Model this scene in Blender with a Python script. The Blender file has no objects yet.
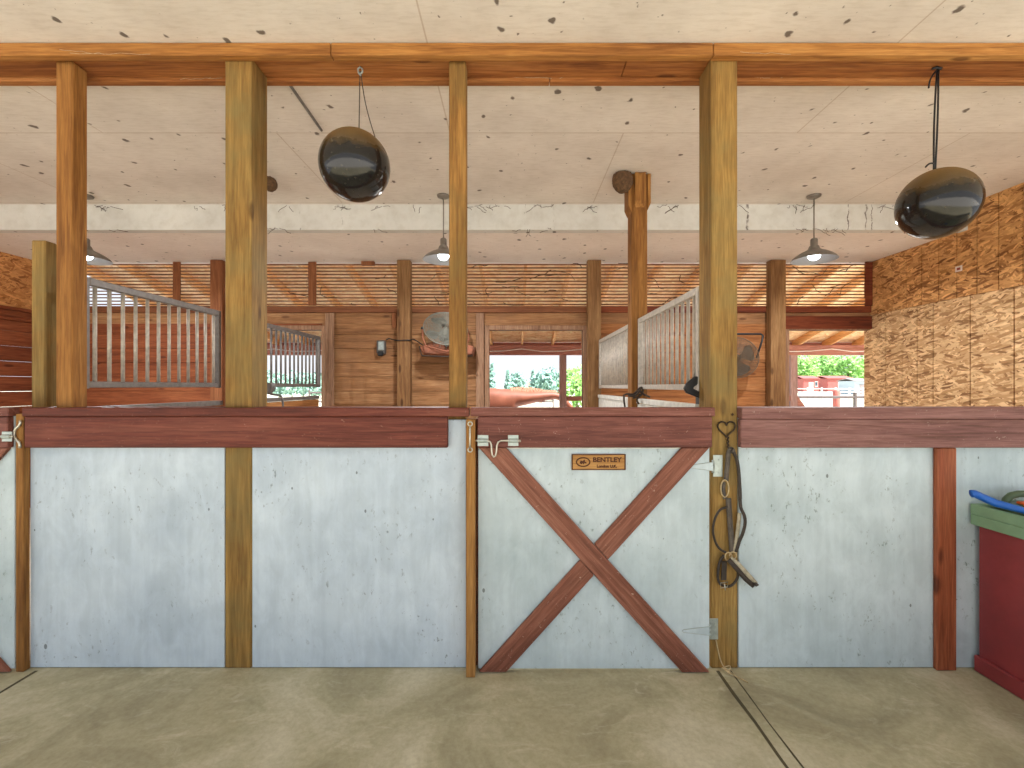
import bpy, bmesh, math, random
from mathutils import Vector, Matrix, Euler
random.seed(7)
C = bpy.context.scene.collection
PI = math.pi
EYE = 1.49            # camera height
F = 455.0             # focal length in pixels (16 mm on a 36 mm sensor)
VX, VY = 514.0, 386.0 # where the depth lines of the barn meet in the picture

def W(px, py, d):
    """world point seen at a pixel, at depth d"""
    return Vector(((px - VX) * d / F, d, EYE - (py - VY) * d / F))

def s2l(c):
    return c / 12.92 if c <= 0.04045 else ((c + 0.055) / 1.055) ** 2.4
def rgb(r, g, b):
    return (s2l(r / 255), s2l(g / 255), s2l(b / 255), 1.0)

# ------------------------------------------------------------------ mesh builder
class MB:
    def __init__(self):
        self.bm = bmesh.new()
    def box(self, x0, x1, y0, y1, z0, z1, bev=0.0):
        b = bmesh.new()
        r = bmesh.ops.create_cube(b, size=1.0)
        for v in b.verts:
            v.co = Vector(((x0 + x1) / 2 + v.co.x * (x1 - x0), (y0 + y1) / 2 + v.co.y * (y1 - y0), (z0 + z1) / 2 + v.co.z * (z1 - z0)))
        if bev > 0:
            bmesh.ops.bevel(b, geom=list(b.edges), offset=bev, segments=1, affect='EDGES', clamp_overlap=True)
        self.join(b)
        return self
    def join(self, b, mat=None):
        me = bpy.data.meshes.new('tmp')
        b.to_mesh(me); b.free()
        if mat is not None:
            me.transform(mat)
        self.bm.from_mesh(me)
        bpy.data.meshes.remove(me)
    def tube(self, pts, r, n=8, closed=False, cap=True):
        pts = [Vector(p) for p in pts]
        N = len(pts)
        rr = r if isinstance(r, (list, tuple)) else [r] * N
        rings = []
        up = None
        for i, p in enumerate(pts):
            if closed:
                t = pts[(i + 1) % N] - pts[(i - 1) % N]
            else:
                t = pts[min(i + 1, N - 1)] - pts[max(i - 1, 0)]
            t.normalize()
            if up is None:
                a = Vector((0, 0, 1)) if abs(t.z) < 0.9 else Vector((0, 1, 0))
                up = (a - t * a.dot(t)).normalized()
            else:
                up = up - t * up.dot(t)
                if up.length < 1e-6:
                    a = Vector((0, 0, 1)) if abs(t.z) < 0.9 else Vector((0, 1, 0))
                    up = a - t * a.dot(t)
                up.normalize()
            s = t.cross(up)
            rings.append([self.bm.verts.new(p + (up * math.cos(2 * PI * k / n) + s * math.sin(2 * PI * k / n)) * rr[i]) for k in range(n)])
        M = N if closed else N - 1
        for i in range(M):
            a, b = rings[i], rings[(i + 1) % N]
            for k in range(n):
                self.bm.faces.new((a[k], a[(k + 1) % n], b[(k + 1) % n], b[k]))
        if cap and not closed:
            self.bm.faces.new(rings[0][::-1]); self.bm.faces.new(rings[-1])
        return self
    def strap(self, pts, w, th, nrm=(0, -1, 0)):
        """flat band along pts; wide across the path within the plane whose normal is nrm"""
        pts = [Vector(p) for p in pts]; nrm = Vector(nrm)
        N = len(pts); rings = []
        for i, p in enumerate(pts):
            t = (pts[min(i + 1, N - 1)] - pts[max(i - 1, 0)]).normalized()
            s = t.cross(nrm).normalized() * (w / 2)
            n = s.cross(t).normalized() * (th / 2)
            rings.append([self.bm.verts.new(p + q) for q in (s + n, -s + n, -s - n, s - n)])
        for a, b in zip(rings, rings[1:]):
            for k in range(4):
                self.bm.faces.new((a[k], a[(k + 1) % 4], b[(k + 1) % 4], b[k]))
        self.bm.faces.new(rings[0][::-1]); self.bm.faces.new(rings[-1])
        return self
    def lathe(self, prof, n=32, mat=None, close=False):
        """prof: (radius, height) pairs around z"""
        b = bmesh.new(); rings = []
        for r, h in prof:
            if r < 1e-6:
                rings.append([b.verts.new((0, 0, h))])
            else:
                rings.append([b.verts.new((r * math.cos(2 * PI * k / n), r * math.sin(2 * PI * k / n), h)) for k in range(n)])
        for a, c in zip(rings, rings[1:]):
            if len(a) == 1 and len(c) == 1: continue
            for k in range(n):
                k2 = (k + 1) % n
                if len(a) == 1: b.faces.new((a[0], c[k2], c[k]))
                elif len(c) == 1: b.faces.new((a[k], a[k2], c[0]))
                else: b.faces.new((a[k], a[k2], c[k2], c[k]))
        self.join(b, mat)
        return self
    def prism(self, poly, axis, a0, a1, bev=0.0):
        """extrude a 2-D polygon; axis 'y': poly is (x,z); 'x': (y,z); 'z': (x,y)"""
        b = bmesh.new()
        def co(p, a):
            return {'y': (p[0], a, p[1]), 'x': (a, p[0], p[1]), 'z': (p[0], p[1], a)}[axis]
        v0 = [b.verts.new(co(p, a0)) for p in poly]
        v1 = [b.verts.new(co(p, a1)) for p in poly]
        n = len(poly)
        b.faces.new(v0); b.faces.new(v1[::-1])
        for k in range(n):
            b.faces.new((v0[k], v1[k], v1[(k + 1) % n], v0[(k + 1) % n]))
        bmesh.ops.recalc_face_normals(b, faces=b.faces)
        if bev > 0:
            bmesh.ops.bevel(b, geom=list(b.edges), offset=bev, segments=1, affect='EDGES', clamp_overlap=True)
        self.join(b)
        return self
    def ball(self, c, r, sub=3, sq=(1, 1, 1)):
        b = bmesh.new()
        bmesh.ops.create_icosphere(b, subdivisions=sub, radius=1.0)
        for v in b.verts:
            v.co = Vector((c[0] + v.co.x * r * sq[0], c[1] + v.co.y * r * sq[1], c[2] + v.co.z * r * sq[2]))
        self.join(b)
        return self
    def build(self, name, mat, parent=None, smooth=False, origin=None):
        bm = self.bm
        bmesh.ops.recalc_face_normals(bm, faces=bm.faces)
        if origin is None:
            xs = [v.co.x for v in bm.verts]; ys = [v.co.y for v in bm.verts]; zs = [v.co.z for v in bm.verts]
            origin = Vector(((min(xs) + max(xs)) / 2, (min(ys) + max(ys)) / 2, min(zs)))
        origin = Vector(origin)
        for v in bm.verts: v.co -= origin
        me = bpy.data.meshes.new(name)
        bm.to_mesh(me); bm.free()
        if smooth:
            for p in me.polygons: p.use_smooth = True
        me.materials.append(mat)
        o = bpy.data.objects.new(name, me); C.objects.link(o)
        pw = Vector((0, 0, 0))
        if parent is not None:
            o.parent = parent
            p = parent
            while p is not None:
                pw += p.location; p = p.parent
        o.location = origin - pw
        return o

def tag(o, label, cat, group=None, kind=None):
    o['label'] = label; o['category'] = cat
    if group: o['group'] = group
    if kind: o['kind'] = kind
    return o
def thing(name, loc, label, cat, group=None):
    o = bpy.data.objects.new(name, None); C.objects.link(o)
    o.empty_display_size = 0.1
    o.location = loc
    return tag(o, label, cat, group)
def struct(o):
    o['kind'] = 'structure'
    return o
def kids(o):
    return [c for c in bpy.data.objects if c.parent == o]
def dup(root, loc, label, group=None):
    def cp(o, par):
        c = o.copy(); C.objects.link(c); c.parent = par
        for ch in kids(o): cp(ch, c)
        return c
    r = cp(root, None)
    r.location = loc; r['label'] = label
    if group: r['group'] = group
    return r

# ------------------------------------------------------------------ materials
def newmat(name):
    m = bpy.data.materials.new(name); m.use_nodes = True
    nt = m.node_tree
    return m, nt, nt.nodes, nt.links, nt.nodes['Principled BSDF']
def ramp(N, stops):
    r = N.new('ShaderNodeValToRGB')
    e = r.color_ramp.elements
    e[0].position, e[0].color = stops[0]
    e[1].position, e[1].color = stops[-1]
    for p, c in stops[1:-1]:
        q = e.new(p); q.color = c
    return r
def mixc(N, L, fac, a, b, mode='MIX'):
    m = N.new('ShaderNodeMix'); m.data_type = 'RGBA'; m.blend_type = mode
    for s, v in ((0, fac), (6, a), (7, b)):
        if hasattr(v, 'is_linked'): L.new(v, m.inputs[s])
        else: m.inputs[s].default_value = v
    return m.outputs[2]
def coords(N, L, scale=(1, 1, 1), rnd=True, rot=(0, 0, 0)):
    tc = N.new('ShaderNodeTexCoord')
    out = tc.outputs['Object']
    if rnd:
        oi = N.new('ShaderNodeObjectInfo')
        mu = N.new('ShaderNodeMath'); mu.operation = 'MULTIPLY'; mu.inputs[1].default_value = 37.0
        L.new(oi.outputs['Random'], mu.inputs[0])
        ad = N.new('ShaderNodeVectorMath'); ad.operation = 'ADD'
        L.new(out, ad.inputs[0]); L.new(mu.outputs[0], ad.inputs[1])
        out = ad.outputs[0]
    mp = N.new('ShaderNodeMapping')
    mp.inputs['Scale'].default_value = scale
    mp.inputs['Rotation'].default_value = rot
    L.new(out, mp.inputs[0])
    return mp.outputs[0]
def noise(N, L, vec, scale, detail=4, rough=.55, dist=0.0):
    t = N.new('ShaderNodeTexNoise')
    t.inputs['Scale'].default_value = scale; t.inputs['Detail'].default_value = detail
    t.inputs['Roughness'].default_value = rough; t.inputs['Distortion'].default_value = dist
    L.new(vec, t.inputs['Vector'])
    return t.outputs['Fac']
def bump(N, L, bs, h, strength=.3, dist=.01):
    b = N.new('ShaderNodeBump'); b.inputs['Strength'].default_value = strength; b.inputs['Distance'].default_value = dist
    L.new(h, b.inputs['Height']); L.new(b.outputs[0], bs.inputs['Normal'])

def wood(name, dark, mid, light, axis='z', rough=.75, knots=True, dirt=None, spec=.3, wear=0.0, wearc=None):
    """sawn or stained wood, grain along the given local axis"""
    m, nt, N, L, bs = newmat(name)
    st = {'x': (1.3, 22, 22), 'y': (22, 1.3, 22), 'z': (22, 22, 1.3)}[axis]
    st2 = {'x': (.5, 3.2, 3.2), 'y': (3.2, .5, 3.2), 'z': (3.2, 3.2, .5)}[axis]
    v = coords(N, L, st); v2 = coords(N, L, st2)
    n1 = noise(N, L, v, 1.6, 5, .6, .6)
    n2 = noise(N, L, v2, 1.5, 3, .5, .4)
    wv = N.new('ShaderNodeTexNoise'); wv.inputs['Scale'].default_value = 6.0; wv.inputs['Detail'].default_value = 2
    L.new(v, wv.inputs['Vector'])
    f = mixc(N, L, .45, n1, n2)
    r = ramp(N, [(.33, dark), (.5, mid), (.68, light)])
    L.new(f, r.inputs[0])
    col = r.outputs[0]
    fine = ramp(N, [(.40, (.72, .68, .64, 1)), (.58, (1, 1, 1, 1))])
    L.new(wv.outputs['Fac'], fine.inputs[0])
    col = mixc(N, L, .8, col, fine.outputs[0], 'MULTIPLY')
    st3 = {'x': (.35, 9, 9), 'y': (9, .35, 9), 'z': (9, 9, .35)}[axis]
    n4 = noise(N, L, coords(N, L, st3), 2.6, 6, .7, .8)
    r4 = ramp(N, [(.53, (1, 1, 1, 1)), (.66, (.58, .50, .42, 1))]); L.new(n4, r4.inputs[0])
    col = mixc(N, L, .8, col, r4.outputs[0], 'MULTIPLY')
    r6 = ramp(N, [(.30, (1.16, 1.15, 1.12, 1)), (.45, (1, 1, 1, 1))]); L.new(n4, r6.inputs[0])
    col = mixc(N, L, 1.0, col, r6.outputs[0], 'MULTIPLY')
    if knots:
        kv = {'x': (1.6, 5, 5), 'y': (5, 1.6, 5), 'z': (5, 5, 1.6)}[axis]
        vo = N.new('ShaderNodeTexVoronoi'); vo.inputs['Scale'].default_value = 1.25
        L.new(coords(N, L, kv), vo.inputs['Vector'])
        kr = ramp(N, [(.07, (.25, .16, .1, 1)), (.13, (1, 1, 1, 1))])
        L.new(vo.outputs['Distance'], kr.inputs[0])
        col = mixc(N, L, .75, col, kr.outputs[0], 'MULTIPLY')
    if wear > 0:
        sv = coords(N, L, (1, 1, 1))
        sn = noise(N, L, sv, 55, 4, .75, 1.5)
        sr = ramp(N, [(.70 - wear * .1, (0, 0, 0, 1)), (.74 - wear * .1, (1, 1, 1, 1))])
        L.new(sn, sr.inputs[0])
        col = mixc(N, L, sr.outputs[0], col, wearc)
    if dirt:
        dn = noise(N, L, coords(N, L, (1, 1, 1)), 3.0, 5, .65)
        dr = ramp(N, [(.45, (0, 0, 0, 1)), (.72, (.7, .7, .7, 1))])
        L.new(dn, dr.inputs[0])
        col = mixc(N, L, dr.outputs[0], col, dirt)
    L.new(col, bs.inputs['Base Color'])
    bs.inputs['Roughness'].default_value = rough
    bs.inputs['Specular IOR Level'].default_value = spec
    bump(N, L, bs, n1, .25, .004)
    return m

def plain(name, col, rough=.6, metal=0.0, var=.12, scale=20, spec=.5, bmp=0.0):
    m, nt, N, L, bs = newmat(name)
    n = noise(N, L, coords(N, L), scale, 4, .6)
    d = tuple(c * (1 - var * 1.6) for c in col[:3]) + (1,)
    l = tuple(min(1, c * (1 + var)) for c in col[:3]) + (1,)
    r = ramp(N, [(.3, d), (.7, l)])
    L.new(n, r.inputs[0]); L.new(r.outputs[0], bs.inputs['Base Color'])
    bs.inputs['Roughness'].default_value = rough; bs.inputs['Metallic'].default_value = metal
    bs.inputs['Specular IOR Level'].default_value = spec
    if bmp: bump(N, L, bs, n, bmp, .004)
    return m

def osb(name, dark, mid, light, ax='x', k=1.0):
    """strand board: thin flakes lying at many angles in the board's plane (ax = the plane's normal)"""
    m, nt, N, L, bs = newmat(name)
    base = coords(N, L, (1, 1, 1), False)
    nz = N.new('ShaderNodeTexNoise'); nz.inputs['Scale'].default_value = 9.0; L.new(base, nz.inputs['Vector'])
    ad = N.new('ShaderNodeVectorMath'); ad.operation = 'MULTIPLY_ADD'; ad.inputs[1].default_value = (.02, .02, .02)
    L.new(nz.outputs['Color'], ad.inputs[0]); L.new(base, ad.inputs[2])
    lay = []
    for ang in (.9, -.75, .3, -.2):
        mp = N.new('ShaderNodeMapping'); mp.vector_type = 'TEXTURE'
        ln, th = 11.0 * k, 52.0 * k
        if ax == 'x': rot, sc = (ang, 0, 0), (2, ln, th)
        elif ax == 'y': rot, sc = (0, ang, 0), (ln, 2, th)
        else: rot, sc = (0, 0, ang), (ln, th, 2)
        mp.inputs['Rotation'].default_value = rot
        mp.inputs['Scale'].default_value = tuple(1.0 / q for q in sc)
        mp.inputs['Location'].default_value = (ang * 3, ang * 5, ang * 7)
        L.new(ad.outputs[0], mp.inputs[0])
        vo = N.new('ShaderNodeTexVoronoi'); vo.inputs['Scale'].default_value = 1.0
        L.new(mp.outputs[0], vo.inputs['Vector'])
        sp = N.new('ShaderNodeSeparateColor'); L.new(vo.outputs['Color'], sp.inputs[0])
        r = ramp(N, [(.0, dark), (.3, mid), (.8, light), (1.0, tuple(min(1, c * 1.2) for c in light[:3]) + (1,))])
        L.new(sp.outputs[0], r.inputs[0])
        lay.append((r.outputs[0], sp.outputs[1], vo.outputs['Distance']))
    def step(v, t):
        g = N.new('ShaderNodeMath'); g.operation = 'GREATER_THAN'; g.inputs[1].default_value = t
        L.new(v, g.inputs[0]); return g.outputs[0]
    c = lay[0][0]
    for col, sel, _ in lay[1:]:
        c = mixc(N, L, step(sel, .55), c, col)
    n = noise(N, L, coords(N, L, (1, 1, 1), False), 6, 4, .6)
    nr = ramp(N, [(.3, (.74, .68, .60, 1)), (.62, (1, 1, 1, 1))]); L.new(n, nr.inputs[0])
    c = mixc(N, L, .7, c, nr.outputs[0], 'MULTIPLY')
    L.new(c, bs.inputs['Base Color']); bs.inputs['Roughness'].default_value = .8
    bump(N, L, bs, lay[0][2], .2, .004)
    return m

def painted_panel(name, base, shade, spot, smear):
    """white painted plywood with scuffs, knocks and dirt low down"""
    m, nt, N, L, bs = newmat(name)
    v = coords(N, L)
    n = noise(N, L, v, 2.2, 5, .6)
    r = ramp(N, [(.3, shade), (.65, base)]); L.new(n, r.inputs[0])
    col = r.outputs[0]
    # vertical brushing
    nb = noise(N, L, coords(N, L, (26, 26, 1.0)), 1.0, 4, .6)
    rb = ramp(N, [(.3, (.90, .91, .92, 1)), (.6, (1, 1, 1, 1))]); L.new(nb, rb.inputs[0])
    col = mixc(N, L, .8, col, rb.outputs[0], 'MULTIPLY')
    # small scuffs gathered in patches
    n3 = noise(N, L, coords(N, L, (1, 1, .6), True, (0, .4, 0)), 42, 5, .7, .2)
    r3 = ramp(N, [(.60, (0, 0, 0, 1)), (.67, (1, 1, 1, 1))]); L.new(n3, r3.inputs[0])
    np_ = noise(N, L, v, 3.1, 3, .6)
    rp = ramp(N, [(.44, (0, 0, 0, 1)), (.60, (1, 1, 1, 1))]); L.new(np_, rp.inputs[0])
    f = mixc(N, L, 1.0, r3.outputs[0], rp.outputs[0], 'MULTIPLY')
    f = mixc(N, L, 1.0, f, (.85, .85, .85, 1), 'MULTIPLY')
    n5 = noise(N, L, coords(N, L, (1, 1, .45)), 9, 6, .7, .5)
    r5 = ramp(N, [(.42, (.86, .87, .87, 1)), (.6, (1, 1, 1, 1))]); L.new(n5, r5.inputs[0])
    col = mixc(N, L, .8, col, r5.outputs[0], 'MULTIPLY')
    col = mixc(N, L, f, col, smear)
    # dark specks
    vo = N.new('ShaderNodeTexVoronoi'); vo.inputs['Scale'].default_value = 9.0
    vo.inputs['Randomness'].default_value = 1.0
    L.new(coords(N, L, (1, 1, .6), True, (0, .3, 0)), vo.inputs['Vector'])
    sep = N.new('ShaderNodeSeparateColor'); L.new(vo.outputs['Color'], sep.inputs[0])
    g = N.new('ShaderNodeMath'); g.operation = 'MULTIPLY'; g.inputs[1].default_value = .08
    L.new(sep.outputs[0], g.inputs[0])
    lt = N.new('ShaderNodeMath'); lt.operation = 'LESS_THAN'
    L.new(vo.outputs['Distance'], lt.inputs[0]); L.new(g.outputs[0], lt.inputs[1])
    mu = N.new('ShaderNodeMath'); mu.operation = 'MULTIPLY'; mu.inputs[1].default_value = .75
    L.new(lt.outputs[0], mu.inputs[0])
    col = mixc(N, L, mu.outputs[0], col, spot)
    L.new(col, bs.inputs['Base Color']); bs.inputs['Roughness'].default_value = .55
    bump(N, L, bs, nb, .12, .003)
    return m

def ceiling_mat(name, base, shade, seams=True):
    """painted sheathing with fly and cobweb marks in nail rows"""
    m, nt, N, L, bs = newmat(name)
    v = coords(N, L, (1, 1, 1), False)
    n = noise(N, L, v, 1.4, 6, .6); r = ramp(N, [(.3, shade), (.68, base)]); L.new(n, r.inputs[0])
    col = r.outputs[0]
    nf = noise(N, L, coords(N, L, (6, 30, 6), False), 1.6, 5, .65)
    rf = ramp(N, [(.3, (.86, .84, .81, 1)), (.55, (1, 1, 1, 1))]); L.new(nf, rf.inputs[0])
    col = mixc(N, L, .8, col, rf.outputs[0], 'MULTIPLY')
    nz = N.new('ShaderNodeTexNoise'); nz.inputs['Scale'].default_value = 16.0; nz.inputs['Detail'].default_value = 3; L.new(v, nz.inputs['Vector'])
    for sc, rad, keep, mp_s in ((1.0, .14, .25, (4.2, 3.6, 1)), (1.0, .11, .45, (8.5, 7.5, 1)), (1.0, .08, .5, (13, 11, 1))):
        ad = N.new('ShaderNodeVectorMath'); ad.operation = 'MULTIPLY_ADD'; ad.inputs[1].default_value = (.06, .05, 0)
        L.new(nz.outputs['Color'], ad.inputs[0]); L.new(v, ad.inputs[2])
        mp = N.new('ShaderNodeMapping'); mp.inputs['Scale'].default_value = mp_s; mp.inputs['Rotation'].default_value = (0, 0, .15)
        L.new(ad.outputs[0], mp.inputs[0])
        vo = N.new('ShaderNodeTexVoronoi'); vo.voronoi_dimensions = '2D'; vo.inputs['Scale'].default_value = sc
        vo.inputs['Randomness'].default_value = .75
        L.new(mp.outputs[0], vo.inputs['Vector'])
        sep = N.new('ShaderNodeSeparateColor'); L.new(vo.outputs['Color'], sep.inputs[0])
        g = N.new('ShaderNodeMath'); g.operation = 'SUBTRACT'; g.inputs[1].default_value = keep; L.new(sep.outputs[0], g.inputs[0])
        g2 = N.new('ShaderNodeMath'); g2.operation = 'MULTIPLY'; g2.inputs[1].default_value = rad; L.new(g.outputs[0], g2.inputs[0])
        sb = N.new('ShaderNodeMath'); sb.operation = 'SUBTRACT'; L.new(g2.outputs[0], sb.inputs[0]); L.new(vo.outputs['Distance'], sb.inputs[1])
        ms = N.new('ShaderNodeMath'); ms.operation = 'MULTIPLY'; ms.inputs[1].default_value = 28; ms.use_clamp = True; L.new(sb.outputs[0], ms.inputs[0])
        mm = N.new('ShaderNodeMath'); mm.operation = 'MULTIPLY'; mm.inputs[1].default_value = .85; L.new(ms.outputs[0], mm.inputs[0])
        col = mixc(N, L, mm.outputs[0], col, rgb(70, 52, 40))
    if seams:
        br = N.new('ShaderNodeTexBrick'); br.offset = .5
        br.inputs['Color1'].default_value = (1, 1, 1, 1); br.inputs['Color2'].default_value = (.97, .96, .95, 1)
        br.inputs['Mortar'].default_value = (.72, .64, .57, 1)
        br.inputs['Scale'].default_value = 1.0; br.inputs['Mortar Size'].default_value = .0045
        br.inputs['Brick Width'].default_value = 2.44; br.inputs['Row Height'].default_value = 1.22
        mp = N.new('ShaderNodeMapping'); mp.inputs['Location'].default_value = (.45, -.76, 0); L.new(v, mp.inputs[0])
        L.new(mp.outputs[0], br.inputs['Vector'])
        col = mixc(N, L, .8, col, br.outputs['Color'], 'MULTIPLY')
    L.new(col, bs.inputs['Base Color']); bs.inputs['Roughness'].default_value = .85
    bump(N, L, bs, nf, .15, .004)
    return m

def concrete(name, a, b, c):
    m, nt, N, L, bs = newmat(name)
    v = coords(N, L, (1, 1, 1), False)
    n = noise(N, L, v, 1.7, 8, .65, .8); r = ramp(N, [(.28, a), (.5, b), (.72, c)]); L.new(n, r.inputs[0])
    n2 = noise(N, L, v, 40, 4, .7); r2 = ramp(N, [(.3, (.78, .76, .72, 1)), (.62, (1, 1, 1, 1))]); L.new(n2, r2.inputs[0])
    col = mixc(N, L, .8, r.outputs[0], r2.outputs[0], 'MULTIPLY')
    n3 = noise(N, L, coords(N, L, (1.2, 2.5, 1), False, (0, 0, .6)), 4, 6, .7, 1.2)
    r3 = ramp(N, [(.56, (0, 0, 0, 1)), (.74, (.6, .6, .6, 1))]); L.new(n3, r3.inputs[0])
    col = mixc(N, L, r3.outputs[0], col, c)
    L.new(col, bs.inputs['Base Color']); bs.inputs['Roughness'].default_value = .7
    bump(N, L, bs, n2, .15, .003)
    return m

def ball_mat(name):
    """black rubber with dust lying on the upper half"""
    m, nt, N, L, bs = newmat(name)
    tc = N.new('ShaderNodeTexCoord'); sp = N.new('ShaderNodeSeparateXYZ'); L.new(tc.outputs['Object'], sp.inputs[0])
    n = noise(N, L, coords(N, L), 18, 5, .7)
    ad = N.new('ShaderNodeMath'); ad.operation = 'MULTIPLY_ADD'; ad.inputs[1].default_value = .09; L.new(n, ad.inputs[0]); L.new(sp.outputs[2], ad.inputs[2])
    r = ramp(N, [(.25, (0, 0, 0, 1)), (.42, (1, 1, 1, 1))]); L.new(ad.outputs[0], r.inputs[0])
    vo = N.new('ShaderNodeTexVoronoi'); vo.inputs['Scale'].default_value = 34; L.new(coords(N, L), vo.inputs['Vector'])
    rv = ramp(N, [(.08, (1, 1, 1, 1)), (.14, (0, 0, 0, 1))]); L.new(vo.outputs['Distance'], rv.inputs[0])
    col = mixc(N, L, r.outputs[0], rgb(26, 25, 25), rgb(140, 108, 56))
    mu = N.new('ShaderNodeMath'); mu.operation = 'MULTIPLY'; mu.inputs[1].default_value = .35; L.new(rv.outputs[0], mu.inputs[0])
    col = mixc(N, L, mu.outputs[0], col, rgb(120, 110, 90))
    L.new(col, bs.inputs['Base Color'])
    rr = ramp(N, [(0, (.10, .10, .10, 1)), (1, (.8, .8, .8, 1))]); L.new(r.outputs[0], rr.inputs[0])
    L.new(rr.outputs[0], bs.inputs['Roughness'])
    bump(N, L, bs, n, .08, .01)
    return m

def emit(name, col, s):
    m, nt, N, L, bs = newmat(name)
    bs.inputs['Base Color'].default_value = col
    bs.inputs['Emission Color'].default_value = col; bs.inputs['Emission Strength'].default_value = s
    return m

M = {}
M['post_z'] = wood('post_wood', rgb(104, 76, 36), rgb(146, 112, 58), rgb(178, 144, 82), 'z', dirt=rgb(122, 108, 66))
M['post_amber'] = wood('amber_post_wood', rgb(104, 64, 26), rgb(146, 98, 46), rgb(174, 126, 68), 'z')
M['post_mid'] = wood('mid_post_wood', rgb(108, 74, 32), rgb(150, 108, 54), rgb(178, 136, 76), 'z', dirt=rgb(114, 94, 52))
M['header_x'] = wood('header_wood', rgb(124, 76, 32), rgb(168, 114, 56), rgb(196, 144, 80), 'x')
M['header_dark'] = wood('header_back_wood', rgb(118, 66, 30), rgb(154, 96, 48), rgb(178, 122, 70), 'x')
M['rail_red'] = wood('red_stained_rail', rgb(82, 38, 28), rgb(110, 54, 41), rgb(132, 76, 60), 'x', rough=.6, knots=False, wear=.4, wearc=rgb(176, 140, 124))
M['rail_mauve'] = wood('faded_red_rail', rgb(108, 68, 64), rgb(136, 94, 88), rgb(154, 114, 108), 'x', rough=.6, knots=False, wear=.5, wearc=rgb(172, 148, 138))
M['rail_door'] = wood('door_rail_wood', rgb(98, 54, 46), rgb(124, 74, 64), rgb(146, 98, 86), 'x', rough=.6, knots=False, wear=.5, wearc=rgb(176, 146, 132))
M['brace'] = wood('brace_wood', rgb(100, 58, 45), rgb(138, 86, 68), rgb(160, 110, 90), 'x', rough=.6, wear=.5, wearc=rgb(186, 156, 138))
M['batten_red'] = wood('red_brown_batten', rgb(112, 54, 32), rgb(150, 80, 50), rgb(172, 104, 70), 'z', rough=.6)
M['jamb'] = wood('jamb_wood', rgb(112, 72, 32), rgb(152, 106, 52), rgb(178, 134, 78), 'z')
M['panel'] = painted_panel('white_painted_plywood', rgb(206, 219, 230), rgb(180, 195, 209), rgb(76, 84, 92), rgb(116, 128, 136))
M['panel_right'] = painted_panel('white_green_painted_plywood', rgb(206, 219, 224), rgb(178, 194, 199), rgb(80, 88, 88), rgb(114, 128, 124))
M['panel_edge'] = plain('panel_edge', rgb(214, 214, 206), .6)
M['ceiling'] = ceiling_mat('painted_ceiling', rgb(230, 223, 216), rgb(208, 199, 191))
M['ceiling_low'] = ceiling_mat('painted_lower_ceiling', rgb(238, 229, 221), rgb(224, 213, 204), False)
M['soffit'] = ceiling_mat('painted_drop', rgb(220, 219, 214), rgb(200, 198, 192), False)
M['floor'] = concrete('barn_concrete', rgb(146, 138, 110), rgb(180, 172, 140), rgb(212, 204, 178))
M['shavings'] = concrete('wood_shavings', rgb(204, 184, 156), rgb(222, 204, 178), rgb(236, 222, 200))
M['ledger'] = wood('ledger_wood', rgb(96, 54, 32), rgb(130, 80, 50), rgb(152, 102, 68), 'x')
M['joint'] = plain('joint_dirt', rgb(84, 76, 54), .9)
M['osb'] = osb('osb_board', rgb(126, 86, 50), rgb(178, 136, 90), rgb(218, 182, 136), 'x')
M['osb_up'] = osb('amber_osb_board', rgb(120, 74, 34), rgb(176, 124, 70), rgb(216, 164, 104), 'x')  # upper boards: amber partly from lamp light put into the colour
M['osb_red'] = osb('aged_osb_board', rgb(136, 82, 40), rgb(184, 124, 68), rgb(212, 156, 96), 'x')  # redder tone than the right wall boards
M['plank'] = wood('wall_plank', rgb(124, 84, 50), rgb(162, 116, 76), rgb(188, 146, 104), 'x', dirt=rgb(134, 96, 66))
M['plank_red'] = wood('red_wall_plank', rgb(96, 46, 24), rgb(132, 70, 40), rgb(158, 94, 58), 'x')  # red-brown planks; the left bay's lighting cast is put into the colour
M['plank_y'] = wood('red_side_plank', rgb(96, 46, 24), rgb(132, 70, 40), rgb(158, 94, 58), 'y')  # left wall planks with the same lighting cast in their colour
M['plank_side'] = wood('partition_plank', rgb(134, 84, 44), rgb(170, 116, 68), rgb(194, 142, 92), 'y')
M['plank_orange'] = wood('orange_wall_plank', rgb(124, 72, 34), rgb(164, 106, 60), rgb(188, 132, 84), 'x')  # right bay's orange lighting cast put into the plank colour
M['stud_red'] = wood('red_stud', rgb(104, 58, 30), rgb(138, 84, 50), rgb(160, 106, 68), 'z')
M['back_post'] = wood('back_post_wood', rgb(104, 70, 40), rgb(138, 100, 62), rgb(162, 126, 84), 'z')
M['slat'] = wood('vent_slat_wood', rgb(98, 62, 38), rgb(132, 88, 56), rgb(160, 114, 78), 'x', knots=False)
M['frame_wood'] = wood('door_frame_wood', rgb(124, 88, 66), rgb(152, 116, 90), rgb(176, 142, 114), 'z', knots=False)
M['frame_wood_x'] = wood('door_head_wood', rgb(124, 84, 58), rgb(152, 110, 80), rgb(176, 138, 106), 'x')
M['dark_head'] = wood('dark_head_board', rgb(84, 36, 20), rgb(122, 58, 32), rgb(146, 80, 46), 'x')
M['steel'] = plain('grey_grille_steel', rgb(128, 124, 120), .5, .35, .15, 30)
M['steel_dark'] = plain('dark_grille_steel', rgb(122, 116, 112), .5, .3, .15, 30)
M['steel_pale'] = plain('pale_grille_steel', rgb(186, 178, 166), .5, .25, .15, 30)
M['galv'] = plain('galvanized_steel', rgb(172, 182, 178), .42, .55, .12, 40)
M['rod'] = plain('zinc_rod', rgb(200, 196, 182), .35, .7, .1, 40)
M['iron'] = plain('dark_iron', rgb(62, 48, 38), .6, .5, .2, 40)
M['black'] = plain('black_plastic', rgb(24, 24, 26), .45, 0, .2, 20)
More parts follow.
